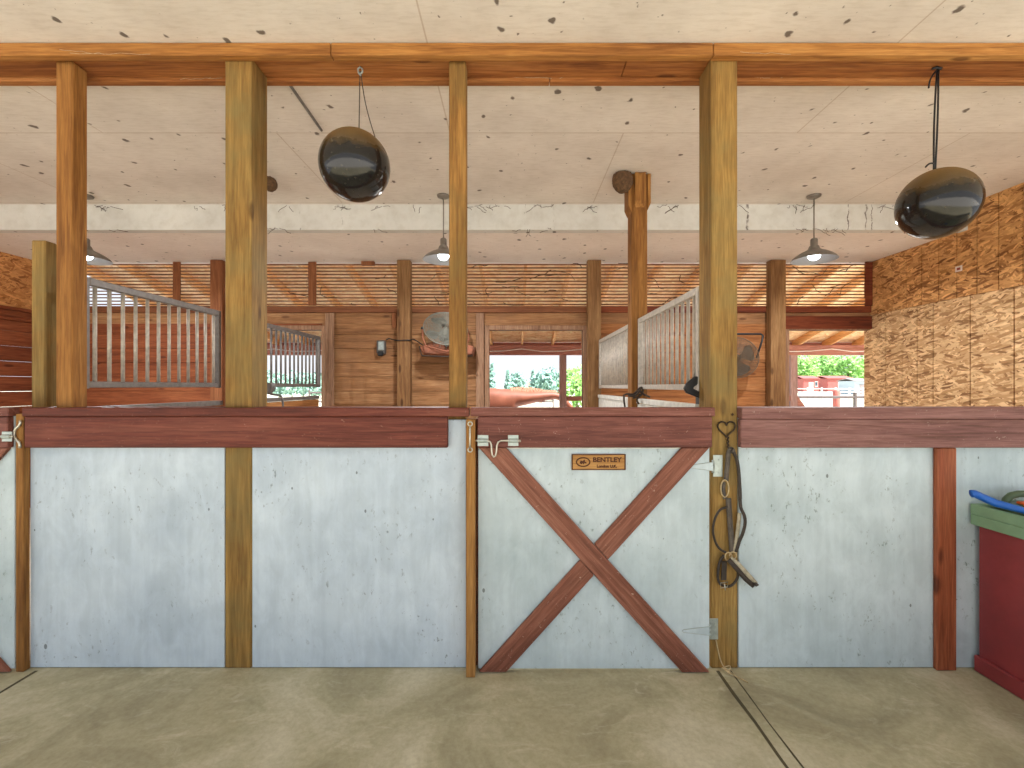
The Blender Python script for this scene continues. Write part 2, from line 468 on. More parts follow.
M['leather'] = plain('grey_brown_leather', rgb(84, 75, 66), .6, 0, .25, 40, bmp=.2)
M['leather_dark'] = plain('dark_leather', rgb(52, 42, 34), .6, 0, .25, 40, bmp=.2)
M['leather_pale'] = plain('pale_halter_strap', rgb(170, 160, 136), .65, 0, .2, 40)
M['twine'] = plain('tan_twine', rgb(190, 168, 128), .9, 0, .2, 60)
M['cord'] = plain('brown_cord', rgb(70, 58, 48), .9, 0, .2, 60)
M['web'] = plain('dusty_cobweb', rgb(176, 150, 118), .95, 0, .2, 60)
M['web_dark'] = plain('dark_cobweb', rgb(74, 52, 36), .95, 0, .2, 60)
M['ball'] = ball_mat('black_rubber')
M['trunk_red'] = plain('dark_red_paint', rgb(140, 52, 54), .5, 0, .12, 6)
M['trunk_green'] = plain('sage_green_paint', rgb(128, 160, 126), .5, 0, .08, 8)
M['trunk_top'] = plain('trunk_lid_top', rgb(150, 170, 140), .5, 0, .08, 8)
M['green_plastic'] = plain('olive_green_plastic', rgb(78, 98, 70), .4, 0, .08, 8)
M['orange'] = plain('orange_plastic', rgb(226, 100, 40), .4, 0, .08, 8)
M['blue'] = plain('blue_plastic', rgb(22, 96, 190), .35, 0, .08, 8)
M['bristle'] = plain('pale_bristle', rgb(206, 204, 190), .9, 0, .2, 80)
M['shade'] = plain('grey_enamel_shade', rgb(132, 124, 116), .4, .3, .12, 20)
M['shade_in'] = plain('grey_inner_enamel', rgb(150, 150, 150), .4, .2, .03, 20)
M['bulb'] = emit('lit_bulb', (.86, .94, 1, 1), 9)
M['guard'] = plain('grey_wire', rgb(122, 120, 108), .5, .3, .1, 30)
M['guard_dark'] = plain('brown_wire', rgb(96, 76, 56), .55, .4, .1, 30)
M['blade'] = plain('fan_blade_metal', rgb(126, 128, 122), .5, .3, .1, 20)
M['rust'] = plain('rust_red_metal', rgb(132, 76, 50), .7, .1, .25, 20)
M['box_grey'] = plain('grey_box_metal', rgb(96, 92, 88), .5, .3, .12, 20)
M['sign_wood'] = wood('sign_wood', rgb(150, 104, 56), rgb(180, 132, 76), rgb(198, 152, 92), 'x', knots=False)
M['sign_dark'] = plain('burnt_sign_lettering', rgb(84, 44, 18), .8)
M['nest'] = plain('mud_nest', rgb(96, 70, 46), .95, 0, .35, 40, bmp=.6)
M['paper'] = plain('white_paper_tag', rgb(226, 214, 206), .8)
M['paper_ink'] = plain('red_tag_ink', rgb(150, 70, 60), .8)
M['horse'] = plain('chestnut_coat', rgb(140, 82, 60), .55, 0, .14, 5)
M['mane'] = plain('chestnut_mane', rgb(176, 118, 92), .75, 0, .3, 40)
M['horse_white'] = plain('white_blaze', rgb(232, 224, 214), .6)
M['hoof'] = plain('hoof_horn', rgb(70, 58, 50), .6)
M['porch_wood'] = wood('porch_rafter_wood', rgb(224, 168, 110), rgb(240, 194, 138), rgb(248, 214, 166), 'y', knots=False)
M['porch_osb'] = osb('porch_osb', rgb(226, 184, 134), rgb(246, 212, 164), rgb(252, 226, 186), 'z', .6)
M['porch_beam'] = wood('porch_beam_wood', rgb(150, 100, 88), rgb(178, 124, 110), rgb(196, 146, 130), 'x', knots=False)
M['porch_post'] = wood('porch_post_wood', rgb(146, 118, 114), rgb(172, 144, 140), rgb(190, 164, 160), 'z', knots=False)
M['ground'] = concrete('sandy_yard', rgb(212, 205, 194), rgb(226, 220, 210), rgb(236, 231, 223))
M['grass'] = concrete('pasture_grass', rgb(206, 204, 176), rgb(220, 216, 192), rgb(230, 224, 206))
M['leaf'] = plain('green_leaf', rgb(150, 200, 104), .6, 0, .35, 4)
M['leaf_blue'] = plain('blue_green_leaf', rgb(150, 186, 174), .7, 0, .25, 3)  # pale blue-green puts distance haze into the leaf colour
M['bark'] = plain('bark', rgb(104, 84, 68), .9, 0, .25, 20)
M['barn_red'] = plain('far_red_siding', rgb(176, 98, 94), .7, 0, .1, 3)  # dulled red: distance haze put into the siding colour
M['white_trim'] = plain('far_white_paint', rgb(232, 230, 226), .6, 0, .05, 3)
M['house'] = plain('far_pale_siding', rgb(226, 204, 196), .7, 0, .06, 3)
M['roof_grey'] = plain('far_roof', rgb(150, 140, 140), .8, 0, .1, 3)
M['window'] = plain('far_window_glass', rgb(70, 84, 98), .2, 0, .1, 3)
M['pipe'] = plain('grey_pipe_rail', rgb(110, 100, 96), .5, .3, .1, 10)
M['pink_post'] = plain('faded_red_post', rgb(196, 112, 98), .7, 0, .1, 10)
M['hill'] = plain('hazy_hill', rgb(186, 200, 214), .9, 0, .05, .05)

# ------------------------------------------------------------------ levels
PF = 2.400     # front face of the big posts
CEIL = 3.27
BACK = 5.69
XL, XR = -5.90, 4.45

def X0(px, d=2.395): return (px - VX) * d / F
def Z0(py, d=2.395): return EYE - (py - VY) * d / F

# ------------------------------------------------------------------ the setting
mb = MB().box(-9, 9, -2.2, 2.47, -.15, 0)
struct(mb.build('floor', M['floor'], origin=(0, 0, 0)))
mb = MB().box(-9, 9, 2.47, BACK + .15, -.15, 0)
struct(mb.build('floor', M['shavings'], origin=(0, 3, 0)))
mb = MB().box(-9, 9, -.6, 2.362, CEIL, CEIL + .1)  # aisle ceiling cut short behind the camera to let sunlight bounce in
struct(mb.build('ceiling', M['ceiling'], origin=(0, 0, CEIL)))
mb = MB().box(-9, XR + .05, 2.362, 4.62, CEIL, CEIL + .1)
struct(mb.build('ceiling', M['ceiling'], origin=(0, 0, CEIL)))
mb = MB().box(-9, XR + .05, 4.55, BACK + .1, 3.035, 3.10)
struct(mb.build('ceiling', M['ceiling_low'], origin=(0, 0, 3.035)))
mb = MB().box(XL - .05, XR - .002, 4.46, 4.55, 3.02, CEIL)
struct(mb.build('trim_1', M['soffit'], origin=(0, 4.46, 3.02)))

# right wall: grooved strand-board siding in two lifts, strips between grooves
def grooved(name, x0, x1, cuts, y0, y1, z0, z1, mb):
    ys = [y0] + sorted(cuts) + [y1]
    for a, b in zip(ys, ys[1:]):
        mb.box(x0, x1, a + .005, b - .005, z0, z1, .002)
mb = MB()
up = [2.6, 2.8, 3.0, 3.2, 3.4, 3.6, 3.785, 3.98, 4.179, 4.375, 4.575, 4.77, 4.969, 5.165, 5.357]
lo = [2.66, 2.86, 3.06, 3.26, 3.46, 3.66, 4.05, 4.44, 4.833, 5.024, 5.219, 5.45]
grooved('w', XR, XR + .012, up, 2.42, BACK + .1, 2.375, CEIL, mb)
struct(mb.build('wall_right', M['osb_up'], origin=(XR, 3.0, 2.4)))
mb = MB()
grooved('w', XR, XR + .012, lo, 2.42, BACK + .1, 0.0, 2.369, mb)
mb.box(XR + .012, XR + .06, 2.42, BACK + .1, 0, CEIL)
struct(mb.build('wall_right', M['osb'], origin=(XR, 3.0, 0)))

# left wall: strand board above red planks
mb = MB()
mb.box(XL - .05, XL, 2.42, BACK + .1, 2.40, CEIL)
struct(mb.build('wall_left', M['osb_red'], origin=(XL, 3.0, 2.4)))
mb = MB()
z = 0.0
while z < 2.2:
    mb.box(XL - .05, XL - .002, 2.42, BACK + .1, z + .004, min(z + .178, 2.26), .004); z += .178
mb.box(XL - .05, XL + .03, 2.42, BACK + .1, 2.26, 2.30, .004)
mb.box(XL - .05, XL + .03, 2.42, BACK + .1, 2.38, 2.42, .004)
mb.box(XL - .05, XL - .004, 2.42, BACK + .1, 2.30, 2.38)
struct(mb.build('wall_left', M['plank_y'], origin=(XL, 3.0, 0)))

# back wall: planks between the door openings
DOORS = [(-3.52, -2.40), (-.31, .86), (3.43, 4.440)]
DTOP = 2.19
def planks(name, mat, spans, ztop=2.27):
    mb = MB()
    for x0, x1, zb in spans:
        z = 0.0; i = 0
        while z < ztop - .01:
            a, b = max(z + .003, zb), min(z + .178, ztop)
            if b - a > .02:
                mb.box(x0, x1, BACK + random.uniform(0, .006), BACK + .03, a, b, .004)
            z += .178; i += 1
        mb.box(x0, x1, BACK + .03, BACK + .06, zb, ztop)
    return struct(mb.build(name, mat, origin=(0, BACK, 0)))
planks('wall_back', M['plank_red'], [(XL, -3.52, 0), (-3.52, -2.40, DTOP)])
planks('wall_back', M['plank'], [(-2.40, -.31, 0), (-.31, .86, DTOP), (.86, 1.06, 0)])
planks('wall_back', M['plank_orange'], [(1.06, 3.43, 0), (3.43, XR, DTOP)])
# strip of strand board and ledger board under the vents
mb = MB().box(XL, XR, BACK + .004, BACK + .06, 2.27, 2.405)
struct(mb.build('wall_back', M['plank'], origin=(0, BACK, 2.27)))
mb = MB().box(XL, 1.0, BACK - .03, BACK + .08, 2.405, 2.485, .004)
struct(mb.build('trim_2', M['ledger'], origin=(0, BACK, 2.405)))
mb = MB().box(1.0, XR, BACK - .03, BACK + .08, 2.405, 2.485, .004)
mb.box(3.31, XR, BACK - .04, BACK + .003, 2.20, 2.36, .004)
struct(mb.build('trim_3', M['dark_head'], origin=(0, BACK, 2.405)))
mb = MB().box(4.36, XR - .002, BACK - .05, BACK - .032, 2.485, 3.03, .003)
struct(mb.build('trim_4', M['dark_head'], origin=(4.4, BACK, 2.485)))
# frames around the three back openings
for k, (a, b) in enumerate(DOORS):
    mb = MB()
    mb.box(a - .055, a, BACK - .025, BACK + .10, 0, DTOP + .055, .004)
    if k < 2: mb.box(b, b + .055, BACK - .025, BACK + .10, 0, DTOP + .055, .004)
    mb.box(a, b, BACK - .025, BACK + .10, DTOP, DTOP + .055, .004)
    struct(mb.build('door_%d' % (k + 1), M['frame_wood'], origin=((a + b) / 2, BACK, 0)))

# ------------------------------------------------------------------ timber of the stall fronts
def post(name, x0, x1, y0, y1, z0, z1, mat, label, grp=None):
    return tag(MB().box(x0, x1, y0, y1, z0, z1, .006).build(name, mat), label, 'post', grp)
post('timber_post', -1.526, -1.386, PF, PF + .16, 0, 3.225, M['post_z'],
     'thick mustard brown timber post left of the stall door, between two white panels')
post('timber_post', 1.040, 1.180, PF, PF + .16, 0, 3.225, M['post_z'],
     'thick mustard brown timber post carrying the heart hook and halter')
post('narrow_post', -.347, -.257, 2.425, 2.515, 0, 3.225, M['post_mid'],
     'narrow mustard timber post rising behind the rail just left of the stall door')
post('narrow_post', -2.445, -2.355, 2.425, 2.515, 0, 3.225, M['post_amber'],
     'narrow amber timber post at the near end of the left bar grille')
post('short_post', -2.718, -2.638, 2.56, 2.63, 0, 2.311, M['post_z'],
     'short sawn-off timber post standing free beside the leftmost tall post')

# header boards and the plate lying on the posts
tag(MB().box(-5.2, .6, 2.3995, 2.561, 3.226, CEIL - .004, .003).box(.603, 5.2, 2.3995, 2.561, 3.226, CEIL - .004, .003).build('top_plate', M['header_dark']),
    'flat plate resting on the post tops between the two header boards', 'beam')
o = tag(MB().box(-5.2, -.95, 2.352, 2.398, 3.20, CEIL - .004, .003).box(-.946, 1.03, 2.352, 2.398, 3.20, CEIL - .004, .003).box(1.034, 5.2, 2.352, 2.398, 3.20, CEIL - .004, .003).build('header_board', M['header_x']),
        'long orange brown header board across the top in front of the posts', 'beam')
o = tag(MB().box(-5.2, .2, 2.562, 2.607, 3.207, CEIL - .004, .003).box(.203, 5.2, 2.562, 2.607, 3.207, CEIL - .004, .003).build('header_board', M['header_dark']),
        'darker header board behind the tops of the posts', 'beam')

# white plywood panels of the stall front
def panel(x0, x1, z0, z1, mat, label, y0=2.402):
    t = MB().box(x0, x1, y0, y0 + .02, z0, z1, .003).build('plywood_sheet', mat)
    return tag(t, label, 'wall panel', 'white plywood panels of the stall fronts')
panel(X0(28.5), -1.529, .003, 1.34, M['panel'], 'white plywood panel left of the mustard post, beside the leftmost door jamb')
panel(-1.383, X0(466), .003, 1.312, M['panel'], 'white plywood panel between the left mustard post and the braced door')
panel(1.186, X0(937), .003, 1.326, M['panel_right'], 'white plywood panel right of the halter post')
panel(X0(937) + .003, 4.3, .003, 1.326, M['panel_right'], 'white plywood panel behind the dark red trunk')

# rails and caps
def rail(x0, x1, rx1, mat, label, y=2.362, ytop=1.377, zc=1.332, zb=1.169, notches=()):
    t = thing('stall_rail', ((x0 + x1) / 2, y + .02, zb), label, 'rail')
    MB().box(x0, rx1, y, y + .036, zb, zc - .001, .004).build('rail_board', mat, t)
    mb = MB().box(x0, x1, y - .012, y + .036, zc, ytop, .004)
    xs = [x0] + [q for n in notches for q in n] + [x1]
    for a, b in zip(xs[::2], xs[1::2]):
        if b - a > .02: mb.box(a, b, y + .036, y + .15, zc + .012, ytop, .002)
    mb.build('cap_board', mat, t)
    return t
rail(X0(23.5, 2.36), X0(469.5, 2.36), X0(447.5, 2.36), M['rail_red'], 'dark red stained rail capping the white panels left of the door',
     notches=((-2.45, -2.35), (-1.53, -1.382), (-.352, X0(469.5, 2.36) - .001)))
rail(X0(741, 2.36), 4.3, 4.3, M['rail_mauve'], 'faded mauve red rail right of the halter post', zc=1.318)
tag(MB().box(X0(937, 2.376), X0(957, 2.376), 2.376, 2.401, .002, 1.166, .004).build('batten', M['batten_red']),
    'red brown upright batten between the two right-hand white panels', 'batten')

# door jambs (uprights the two doors close against)
def jamb(x0, x1, y0, y1, z1, label):
    return tag(MB().box(x0, x1, y0, y1, .002, z1, .004).build('door_jamb', M['jamb']), label, 'door jamb')
J1 = thing('door_jamb', (X0(470.5, 2.32), 2.36, 0), 'thin orange brown upright the nameplate door latches to', 'door jamb')
MB().box(X0(466, 2.32), X0(475, 2.32), 2.32, 2.400, .002, 1.319, .003).build('upright', M['jamb'], J1)
MB().box(X0(467), X0(488), 2.424, 2.45, .002, 1.315, .002).build('door_stop', M['dark_head'], J1)  # dark strip added behind the door gap so it reads as shaded
J2 = thing('door_jamb', (X0(21.5, 2.345), 2.37, 0), 'orange brown upright at the far left edge with a curved latch staple', 'door jamb')
MB().box(X0(15.5, 2.366), X0(23.2, 2.366), 2.366, 2.4005, .002, 1.345, .003).build('upright', M['jamb'], J2)
# staples
def eye(mb, x, y, z, r=.011, t=.0035):
    mb.tube([(x + r * math.cos(a), y, z + r * math.sin(a)) for a in [2 * PI * k / 12 for k in range(12)]], t, 6, True)
sx = X0(470, 2.31)
mb = MB().tube([(sx, 2.316, Z0(427, 2.31)), (sx, 2.306, Z0(429, 2.31)), (sx, 2.306, Z0(446, 2.31)), (sx, 2.316, Z0(448, 2.31))], .0045, 8)
eye(mb, sx, 2.316, Z0(424, 2.31)); eye(mb, sx, 2.316, Z0(450, 2.31))
mb.build('latch_staple', M['rod'], J1, True)
pts = [(20, 420.5), (20.5, 423), (19, 426), (15.5, 429), (14.2, 432), (14.2, 436), (16, 439.5), (19, 442), (20, 445), (19.5, 448)]
mb = MB().tube([W(x, y, 2.358) for x, y in pts], .006, 8)
mb.build('latch_staple', M['rod'], J2, True)

# ------------------------------------------------------------------ stall doors
def stall_door(x0, x1, label, mirror, full):
    """door with red top rail, cap and X brace; x0..x1 at its front face"""
    yp = 2.378
    t = thing('stall_door', ((x0 + x1) / 2, yp, 0), label, 'stall door')
    MB().box(x0, x1, yp, yp + .02, .012, 1.335, .003).build('panel', M['panel_right'], t)
    zr, zc = 1.172, 1.333
    MB().box(x0, x1, yp - .034, yp - .001, zr, zc, .004).build('top_rail', M['rail_door'], t)
    MB().box(x0 - .035, x1 + .012, yp - .042, yp + .016, zc + .001, 1.379, .004).build('cap_board', M['rail_door'], t)
    # braces: parallelograms cut level at top and bottom
    zt, zb_, hw = zr - .002, .006, .142
    yb0, yb1 = yp - .022, yp - .001
    def brace(pa, pb):
        # pa, pb: centre points; local x along the board so the grain follows it
        (xa, za), (xb, zb) = pa, pb
        d = Vector((xb - xa, 0, zb - za)); ln = d.length; ang = math.atan2(d.z, d.x)
        ca, sa = math.cos(-ang), math.sin(-ang)
        poly = []
        for (x, z) in ((xa - hw / 2, za), (xa + hw / 2, za), (xb + hw / 2, zb), (xb - hw / 2, zb)):
            dx, dz = x - xa, z - za
            poly.append((dx * ca - dz * sa, dx * sa + dz * ca))
        b = MB().prism(poly, 'y', yb0, yb1, .003)
        o = b.build('brace', M['brace'], t, origin=(0, 0, 0))
        o.rotation_euler = (0, -ang, 0)
        o.location = Vector((xa, 0, za)) - t.location
        return o
    a = (x0 + hw / 2 + .006, zt); b = (x1 - hw / 2 - .008, zb_)
    c = (x1 - hw / 2 - .008, zt); d = (x0 + hw / 2 + .006, zb_)
    long_, cut = ((c, d), (a, b)) if mirror else ((a, b), (c, d))
    brace(*long_)
    def lerp(p, q, s): return (p[0] + (q[0] - p[0]) * s, p[1] + (q[1] - p[1]) * s)
    # the other diagonal is cut in two where the long board crosses it: mitre along the long board's edge
    (p, q) = cut; (la, lb) = long_
    ld = Vector((lb[0] - la[0], lb[1] - la[1])); 
    def piece(end, inner_sign):
        # polygon in world x,z : level end at `end`, cut along the edge of the long board
        dirv = Vector((q[0] - p[0], q[1] - p[1]))
        res = []
        for side in (-1, 1):
            e = Vector((end[0] + side * hw / 2, end[1]))
            # intersect e + s*dirv with long edge (la + inner_sign*hw/2) + u*ld
            o_ = Vector((la[0] + inner_sign * (hw / 2 + .003), la[1]))
            det = dirv.x * (-ld.y) + ld.x * dirv.y
            w = o_ - e
            s = (w.x * (-ld.y) + ld.x * w.y) / det
            res.append((e, e + dirv * s))
        xa, za = end
        other = q if end is p else p
        dv = Vector((other[0] - xa, other[1] - za)); ang = math.atan2(dv.y, dv.x)
        ca, sa = math.cos(-ang), math.sin(-ang)
        poly = []
        for v in (res[0][0], res[1][0], res[1][1], res[0][1]):
            dx, dz = v.x - xa, v.y - za
            poly.append((dx * ca - dz * sa, dx * sa + dz * ca))
        o = MB().prism(poly, 'y', yb0 + .002, yb1, .003).build('brace', M['brace'], t, origin=(0, 0, 0))
        o.rotation_euler = (0, -ang, 0); o.location = Vector((xa, 0, za)) - t.location
    sgn = -1 if mirror else 1
    piece(p, sgn); piece(q, -sgn)
    # pale primer line under the rail
    MB().box(x0 + .004, x1 - .004, yp - .006, yp - .001, zr - .009, zr - .002, .001).build('edge_strip', M['panel_edge'], t)
    return t
D1 = stall_door(X0(478, 2.378), X0(709.5, 2.378), 'white stall door with red X brace, nameplate and sliding bolt', False, True)
D2 = stall_door(X0(14.6, 2.378) - 1.212, X0(14.6, 2.378), 'white stall door at the far left edge, mostly cut off', True, False)
def hbracket(mb, x0, x1, z0, z1, y):
    mb.box(x0, x1, y - .004, y, z0, z1, .001)
    zc = (z0 + z1) / 2
    n = 8
    # half round keeper over the rod
    prof = [(y - .004 - .011 * math.sin(PI * k / n), zc + .011 * math.cos(PI * k / n)) for k in range(n + 1)]
    inner = [(y - .004 - .0078 * math.sin(PI * k / n), zc + .0078 * math.cos(PI * k / n)) for k in range(n, -1, -1)]
    mb.prism(prof + inner, 'x', x0 + .004, x1 - .004)
# sliding bolt on the nameplate door
LY = 2.344
bolt = thing('slide_bolt', (X0(495, LY), LY, Z0(446, LY)), 'x', 'x')
bolt.parent = D1; bolt.location = Vector((X0(495, LY), LY, Z0(446, LY))) - D1.location
for k in ('label', 'category'): del bolt[k]
mb = MB(); hbracket(mb, X0(477.6, LY), X0(488.4, LY), Z0(446, LY), Z0(435, LY), LY); mb.build('keeper', M['galv'], bolt)
mb = MB(); hbracket(mb, X0(508, LY), X0(518.4, LY), Z0(446, LY), Z0(435, LY), LY); mb.build('keeper', M['galv'], bolt)
pts = [(469.5, 440.6), (480, 440.6), (487.5, 440.6), (490.2, 441.8), (491.4, 445), (491.6, 451), (492.2, 455), (493.8, 457), (495.4, 456), (496.4, 452), (496.8, 446), (498, 442.2), (501, 440.7), (510, 440.6), (519.5, 440.6)]
MB().tube([W(x, y, LY - .009) for x, y in pts], .0048, 8).build('bolt_rod', M['rod'], bolt, True)
MB().ball(W(519.8, 441, LY - .009), .007, 2).build('bolt_tip', M['rod'], bolt, True)
# bolt of the left door
bolt2 = bpy.data.objects.new('slide_bolt', None); C.objects.link(bolt2); bolt2.parent = D2
bolt2.location = Vector((X0(5, LY), LY, Z0(440, LY))) - D2.location
mb = MB(); hbracket(mb, X0(2.5, LY), X0(12.5, LY), Z0(441.5, LY), Z0(431.5, LY), LY); mb.build('keeper', M['galv'], bolt2)
MB().tube([W(-14, 436.5, LY - .009), W(2, 436.5, LY - .009), W(13.2, 436.5, LY - .009)], .0048, 8).build('bolt_rod', M['rod'], bolt2, True)
# nameplate
SY = 2.376
sx0, sx1, sz0, sz1 = X0(571.5, SY), X0(625, SY), Z0(469.5, SY), Z0(454, SY)
plate = MB().box(sx0, sx1, SY - .010, SY + .002, sz0, sz1, .002).build('nameplate', M['sign_wood'], D1)
mb = MB()
t_ = .0035
mb.box(sx0 - .001, sx1 + .001, SY - .0125, SY - .0095, sz1 - t_, sz1 + .001).box(sx0 - .001, sx1 + .001, SY - .0125, SY - .0095, sz0 - .001, sz0 + t_)
mb.box(sx0 - .001, sx0 + t_ * 1.6, SY - .0125, SY - .0095, sz0, sz1).box(sx1 - t_ * 1.6, sx1 + .001, SY - .0125, SY - .0095, sz0, sz1)
mb.build('plate_border', M['sign_dark'], plate)
# oval emblem with a small galloping shape
ex, ez = X0(582.8, SY), Z0(461.7, SY)
mb = MB().tube([(ex + .0345 * math.cos(a), SY - .0105, ez + .0225 * math.sin(a)) for a in [2 * PI * k / 28 for k in range(28)]], .0036, 6, True)
mb.prism([(ex - .018, ez - .004), (ex - .012, ez + .008), (ex - .002, ez + .004), (ex + .004, ez + .012), (ex + .010, ez + .012), (ex + .008, ez + .004), (ex + .018, ez - .002), (ex + .015, ez - .008), (ex + .006, ez - .004), (ex + .003, ez - .013), (ex - .003, ez - .006), (ex - .010, ez - .012)], 'y', SY - .0125, SY - .0095)
mb.build('emblem', M['sign_dark'], plate)
def text(body, xc, zc, size, name, parent, fitw=None):
    cu = bpy.data.curves.new(name, 'FONT'); cu.body = body; cu.size = size; cu.extrude = .0012
    cu.align_x = 'CENTER'; cu.align_y = 'CENTER'; cu.offset = .0010
    o = bpy.data.objects.new('tmp_text', cu); C.objects.link(o)
    dg = bpy.context.evaluated_depsgraph_get()
    me = bpy.data.meshes.new_from_object(o.evaluated_get(dg))
    bpy.data.objects.remove(o); bpy.data.curves.remove(cu)
    xs = [v.co.x for v in me.vertices]
    s = fitw / (max(xs) - min(xs)) if fitw else 1
    cx = (max(xs) + min(xs)) / 2
    for v in me.vertices:
        v.co = Vector(((v.co.x - cx) * s, -v.co.z, v.co.y))
    me.name = name; me.materials.clear(); me.materials.append(M['sign_dark'])
    o = bpy.data.objects.new(name, me); C.objects.link(o); o.parent = parent
    pw = parent.location + parent.parent.location
    o.location = Vector((xc, SY - .0112, zc)) - pw
    return o
text('BENTLEY', X0(607.0, SY), Z0(459.6, SY), .034, 'lettering', plate, .150)
text('London U.K.', X0(606.5, SY), Z0(466.0, SY), .020, 'lettering', plate, .105)
# T hinges
def t_hinge(zc, px_plate0, px_plate1, hh, strap):
    hg = bpy.data.objects.new('hinge', None); C.objects.link(hg); hg.parent = D1
    y = 2.396
    x0, x1 = X0(px_plate0, y), X0(px_plate1, y)
    hg.location = Vector(((x0 + x1) / 2, y, zc)) - D1.location
    MB().box(x0 + .003, x1, y - .002, y + .002, zc - hh, zc + hh, .001).build('plate', M['galv'], hg)
    mb = MB()
    for k in range(3):
        mb.tube([(x0 - .002, y - .012, zc - hh * .6 + k * hh * .4), (x0 - .002, y - .012, zc - hh * .6 + (k + .88) * hh * .4)], .007, 10)
    mb.build('knuckle', M['galv'], hg, True)
    L = strap
    MB().prism([(x0 - .006, zc + .024), (x0 - L + .008, zc + .008), (x0 - L, zc), (x0 - L + .008, zc - .008), (x0 - .006, zc - .024)], 'y', y - .021, y - .0185, .001).build('strap', M['panel_right'], hg)
    mb = MB().tube([(x0 - .008, y - .021, zc + .023), (x0 - L + .008, y - .021, zc + .007), (x0 - L + .002, y - .021, zc), (x0 - L + .008, y - .021, zc - .007), (x0 - .008, y - .021, zc - .023)], .0018, 5)
    mb.build('strap_edge', M['galv'], hg)
    mb = MB()
    for dz in (-.6, .55):
        mb.ball(((x0 + x1) / 2 + .006, y - .003, zc + dz * hh), .004, 1)
    mb.build('screw', M['galv'], hg)
t_hinge(Z0(466, 2.39), 712.5, 722.5, .057, .13)
t_hinge(Z0(629.5, 2.39), 709, 718, .055, .15)

# ------------------------------------------------------------------ bar grilles and low partitions
def grille(x, y0, y1, zt, zb, y_first, label, mats, end0=True, end1=True, w=.034):
    t = thing('bar_grille', (x, (y0 + y1) / 2, zb), label, 'bar grille', 'bar grilles on the stall partitions')
    mf, mbar = mats
    MB().box(x - w / 2, x + w / 2, y0 + w, y1 - w, zt - .042, zt, .004).build('top_rail', mf, t)
    MB().box(x - w / 2, x + w / 2, y0 + w, y1 - w, zb, zb + .036, .004).build('bottom_rail', mf, t)
    MB().box(x - w / 2, x + w / 2, y0, y0 + w, zb - .005, zt, .004).build('end_stile', mf, t)
    MB().box(x - w / 2, x + w / 2, y1 - w, y1, zb - .005, zt, .004).build('end_stile', mf, t)
    y = y_first; first = None
    while y < y1 - w - .02:
        if first is None:
            first = MB().tube([(x, y, zb + .034), (x, y, zt - .040)], .0105, 10).build('bar', mbar, t, True)
        else:
            c = first.copy(); C.objects.link(c); c.location = first.location + Vector((0, y - y_first, 0))
        y += .0932
    return t

grille(-2.395, 2.52, 3.70, 2.098, 1.480, 2.600, 'near section of the left bar grille, between the narrow post and mustard post', (M['steel_dark'], M['steel_pale']))
grille(-2.395, 3.845, 5.60, 2.098, 1.480, 3.93, 'far section of the left bar grille, in front of the left open doorway', (M['steel_dark'], M['steel_dark']))
grille(1.05, 2.56, 3.80, 2.052, 1.465, 2.65, 'near section of the right bar grille, beside the halter post', (M['steel_pale'], M['steel_pale']))
grille(1.05, 3.945, 5.545, 2.052, 1.465, 4.03, 'far section of the right bar grille, behind the post with the flared top', (M['steel_pale'], M['steel_pale']))
# posts that carry the grilles in mid stall, with flared tops
def cap_post(x, mat, label, corbel=True, dy=0.0):
    t = thing('capped_post', (x, 3.772 + dy, 0), label, 'post')
    MB().box(x - (.066 if corbel else .048), x + (.066 if corbel else .048), 3.706 + dy, 3.838 + dy, 0, CEIL - .004, .005).build('post', mat, t)
    if not corbel: return t
    mb = MB()
    for s in (-1, 1):
        a, b = (x + .067, x + .094) if s > 0 else (x - .094, x - .067)
        c = b - .03 if s > 0 else a + .03
        lowp = [(a, 2.96), (b, 3.02), (b, CEIL - .004), (a, CEIL - .004)] if s > 0 else [(a, 3.0), (b, 2.94), (b, CEIL - .004), (a, CEIL - .004)]
        mb.prism(lowp, 'y', 3.70 + dy, 3.845 + dy, .003)
    mb.prism([(3.675 + dy, 3.03), (3.703 + dy, 2.98), (3.703 + dy, CEIL - .004), (3.675 + dy, CEIL - .004)], 'x', x - .045, x + .045, .003)
    mb.build('corbel', mat, t)
    return t
cap_post(1.05, M['post_amber'], 'amber post with a flared top under the ceiling, in the right grille', True, .1)
cap_post(-2.296, M['post_amber'], 'plain amber post in the left grille, behind the left mustard post', False)
# low boarded partitions
def partition(x, ztop, mat, capm, label, dy=0.0):
    t = thing('partition_wall', (x, 4.0, 0), label, 'partition')
    mb = MB(); z = 0
    while z < ztop - .05:
        for (a, b) in ((2.565, 3.70 + dy), (3.845 + dy, 5.54)):
            mb.box(x - .019, x + .019, a, b, z + .002, min(z + .19, ztop - .04), .003)
        z += .19
    mb.build('boarding', mat, t)
    mb = MB()
    for (a, b) in ((2.565, 3.70 + dy), (3.845 + dy, 5.54)):
        mb.box(x - .03, x + .03, a, b, ztop - .038, ztop, .004)
    mb.build('cap_board', capm, t)
    return t
partition(1.05, 1.385, M['panel_edge'], M['panel_edge'], 'white boarded low partition under the right bar grille', .1)
partition(-2.395, 1.372, M['plank_side'], M['steel_dark'], 'grey topped low partition under the left bar grille')

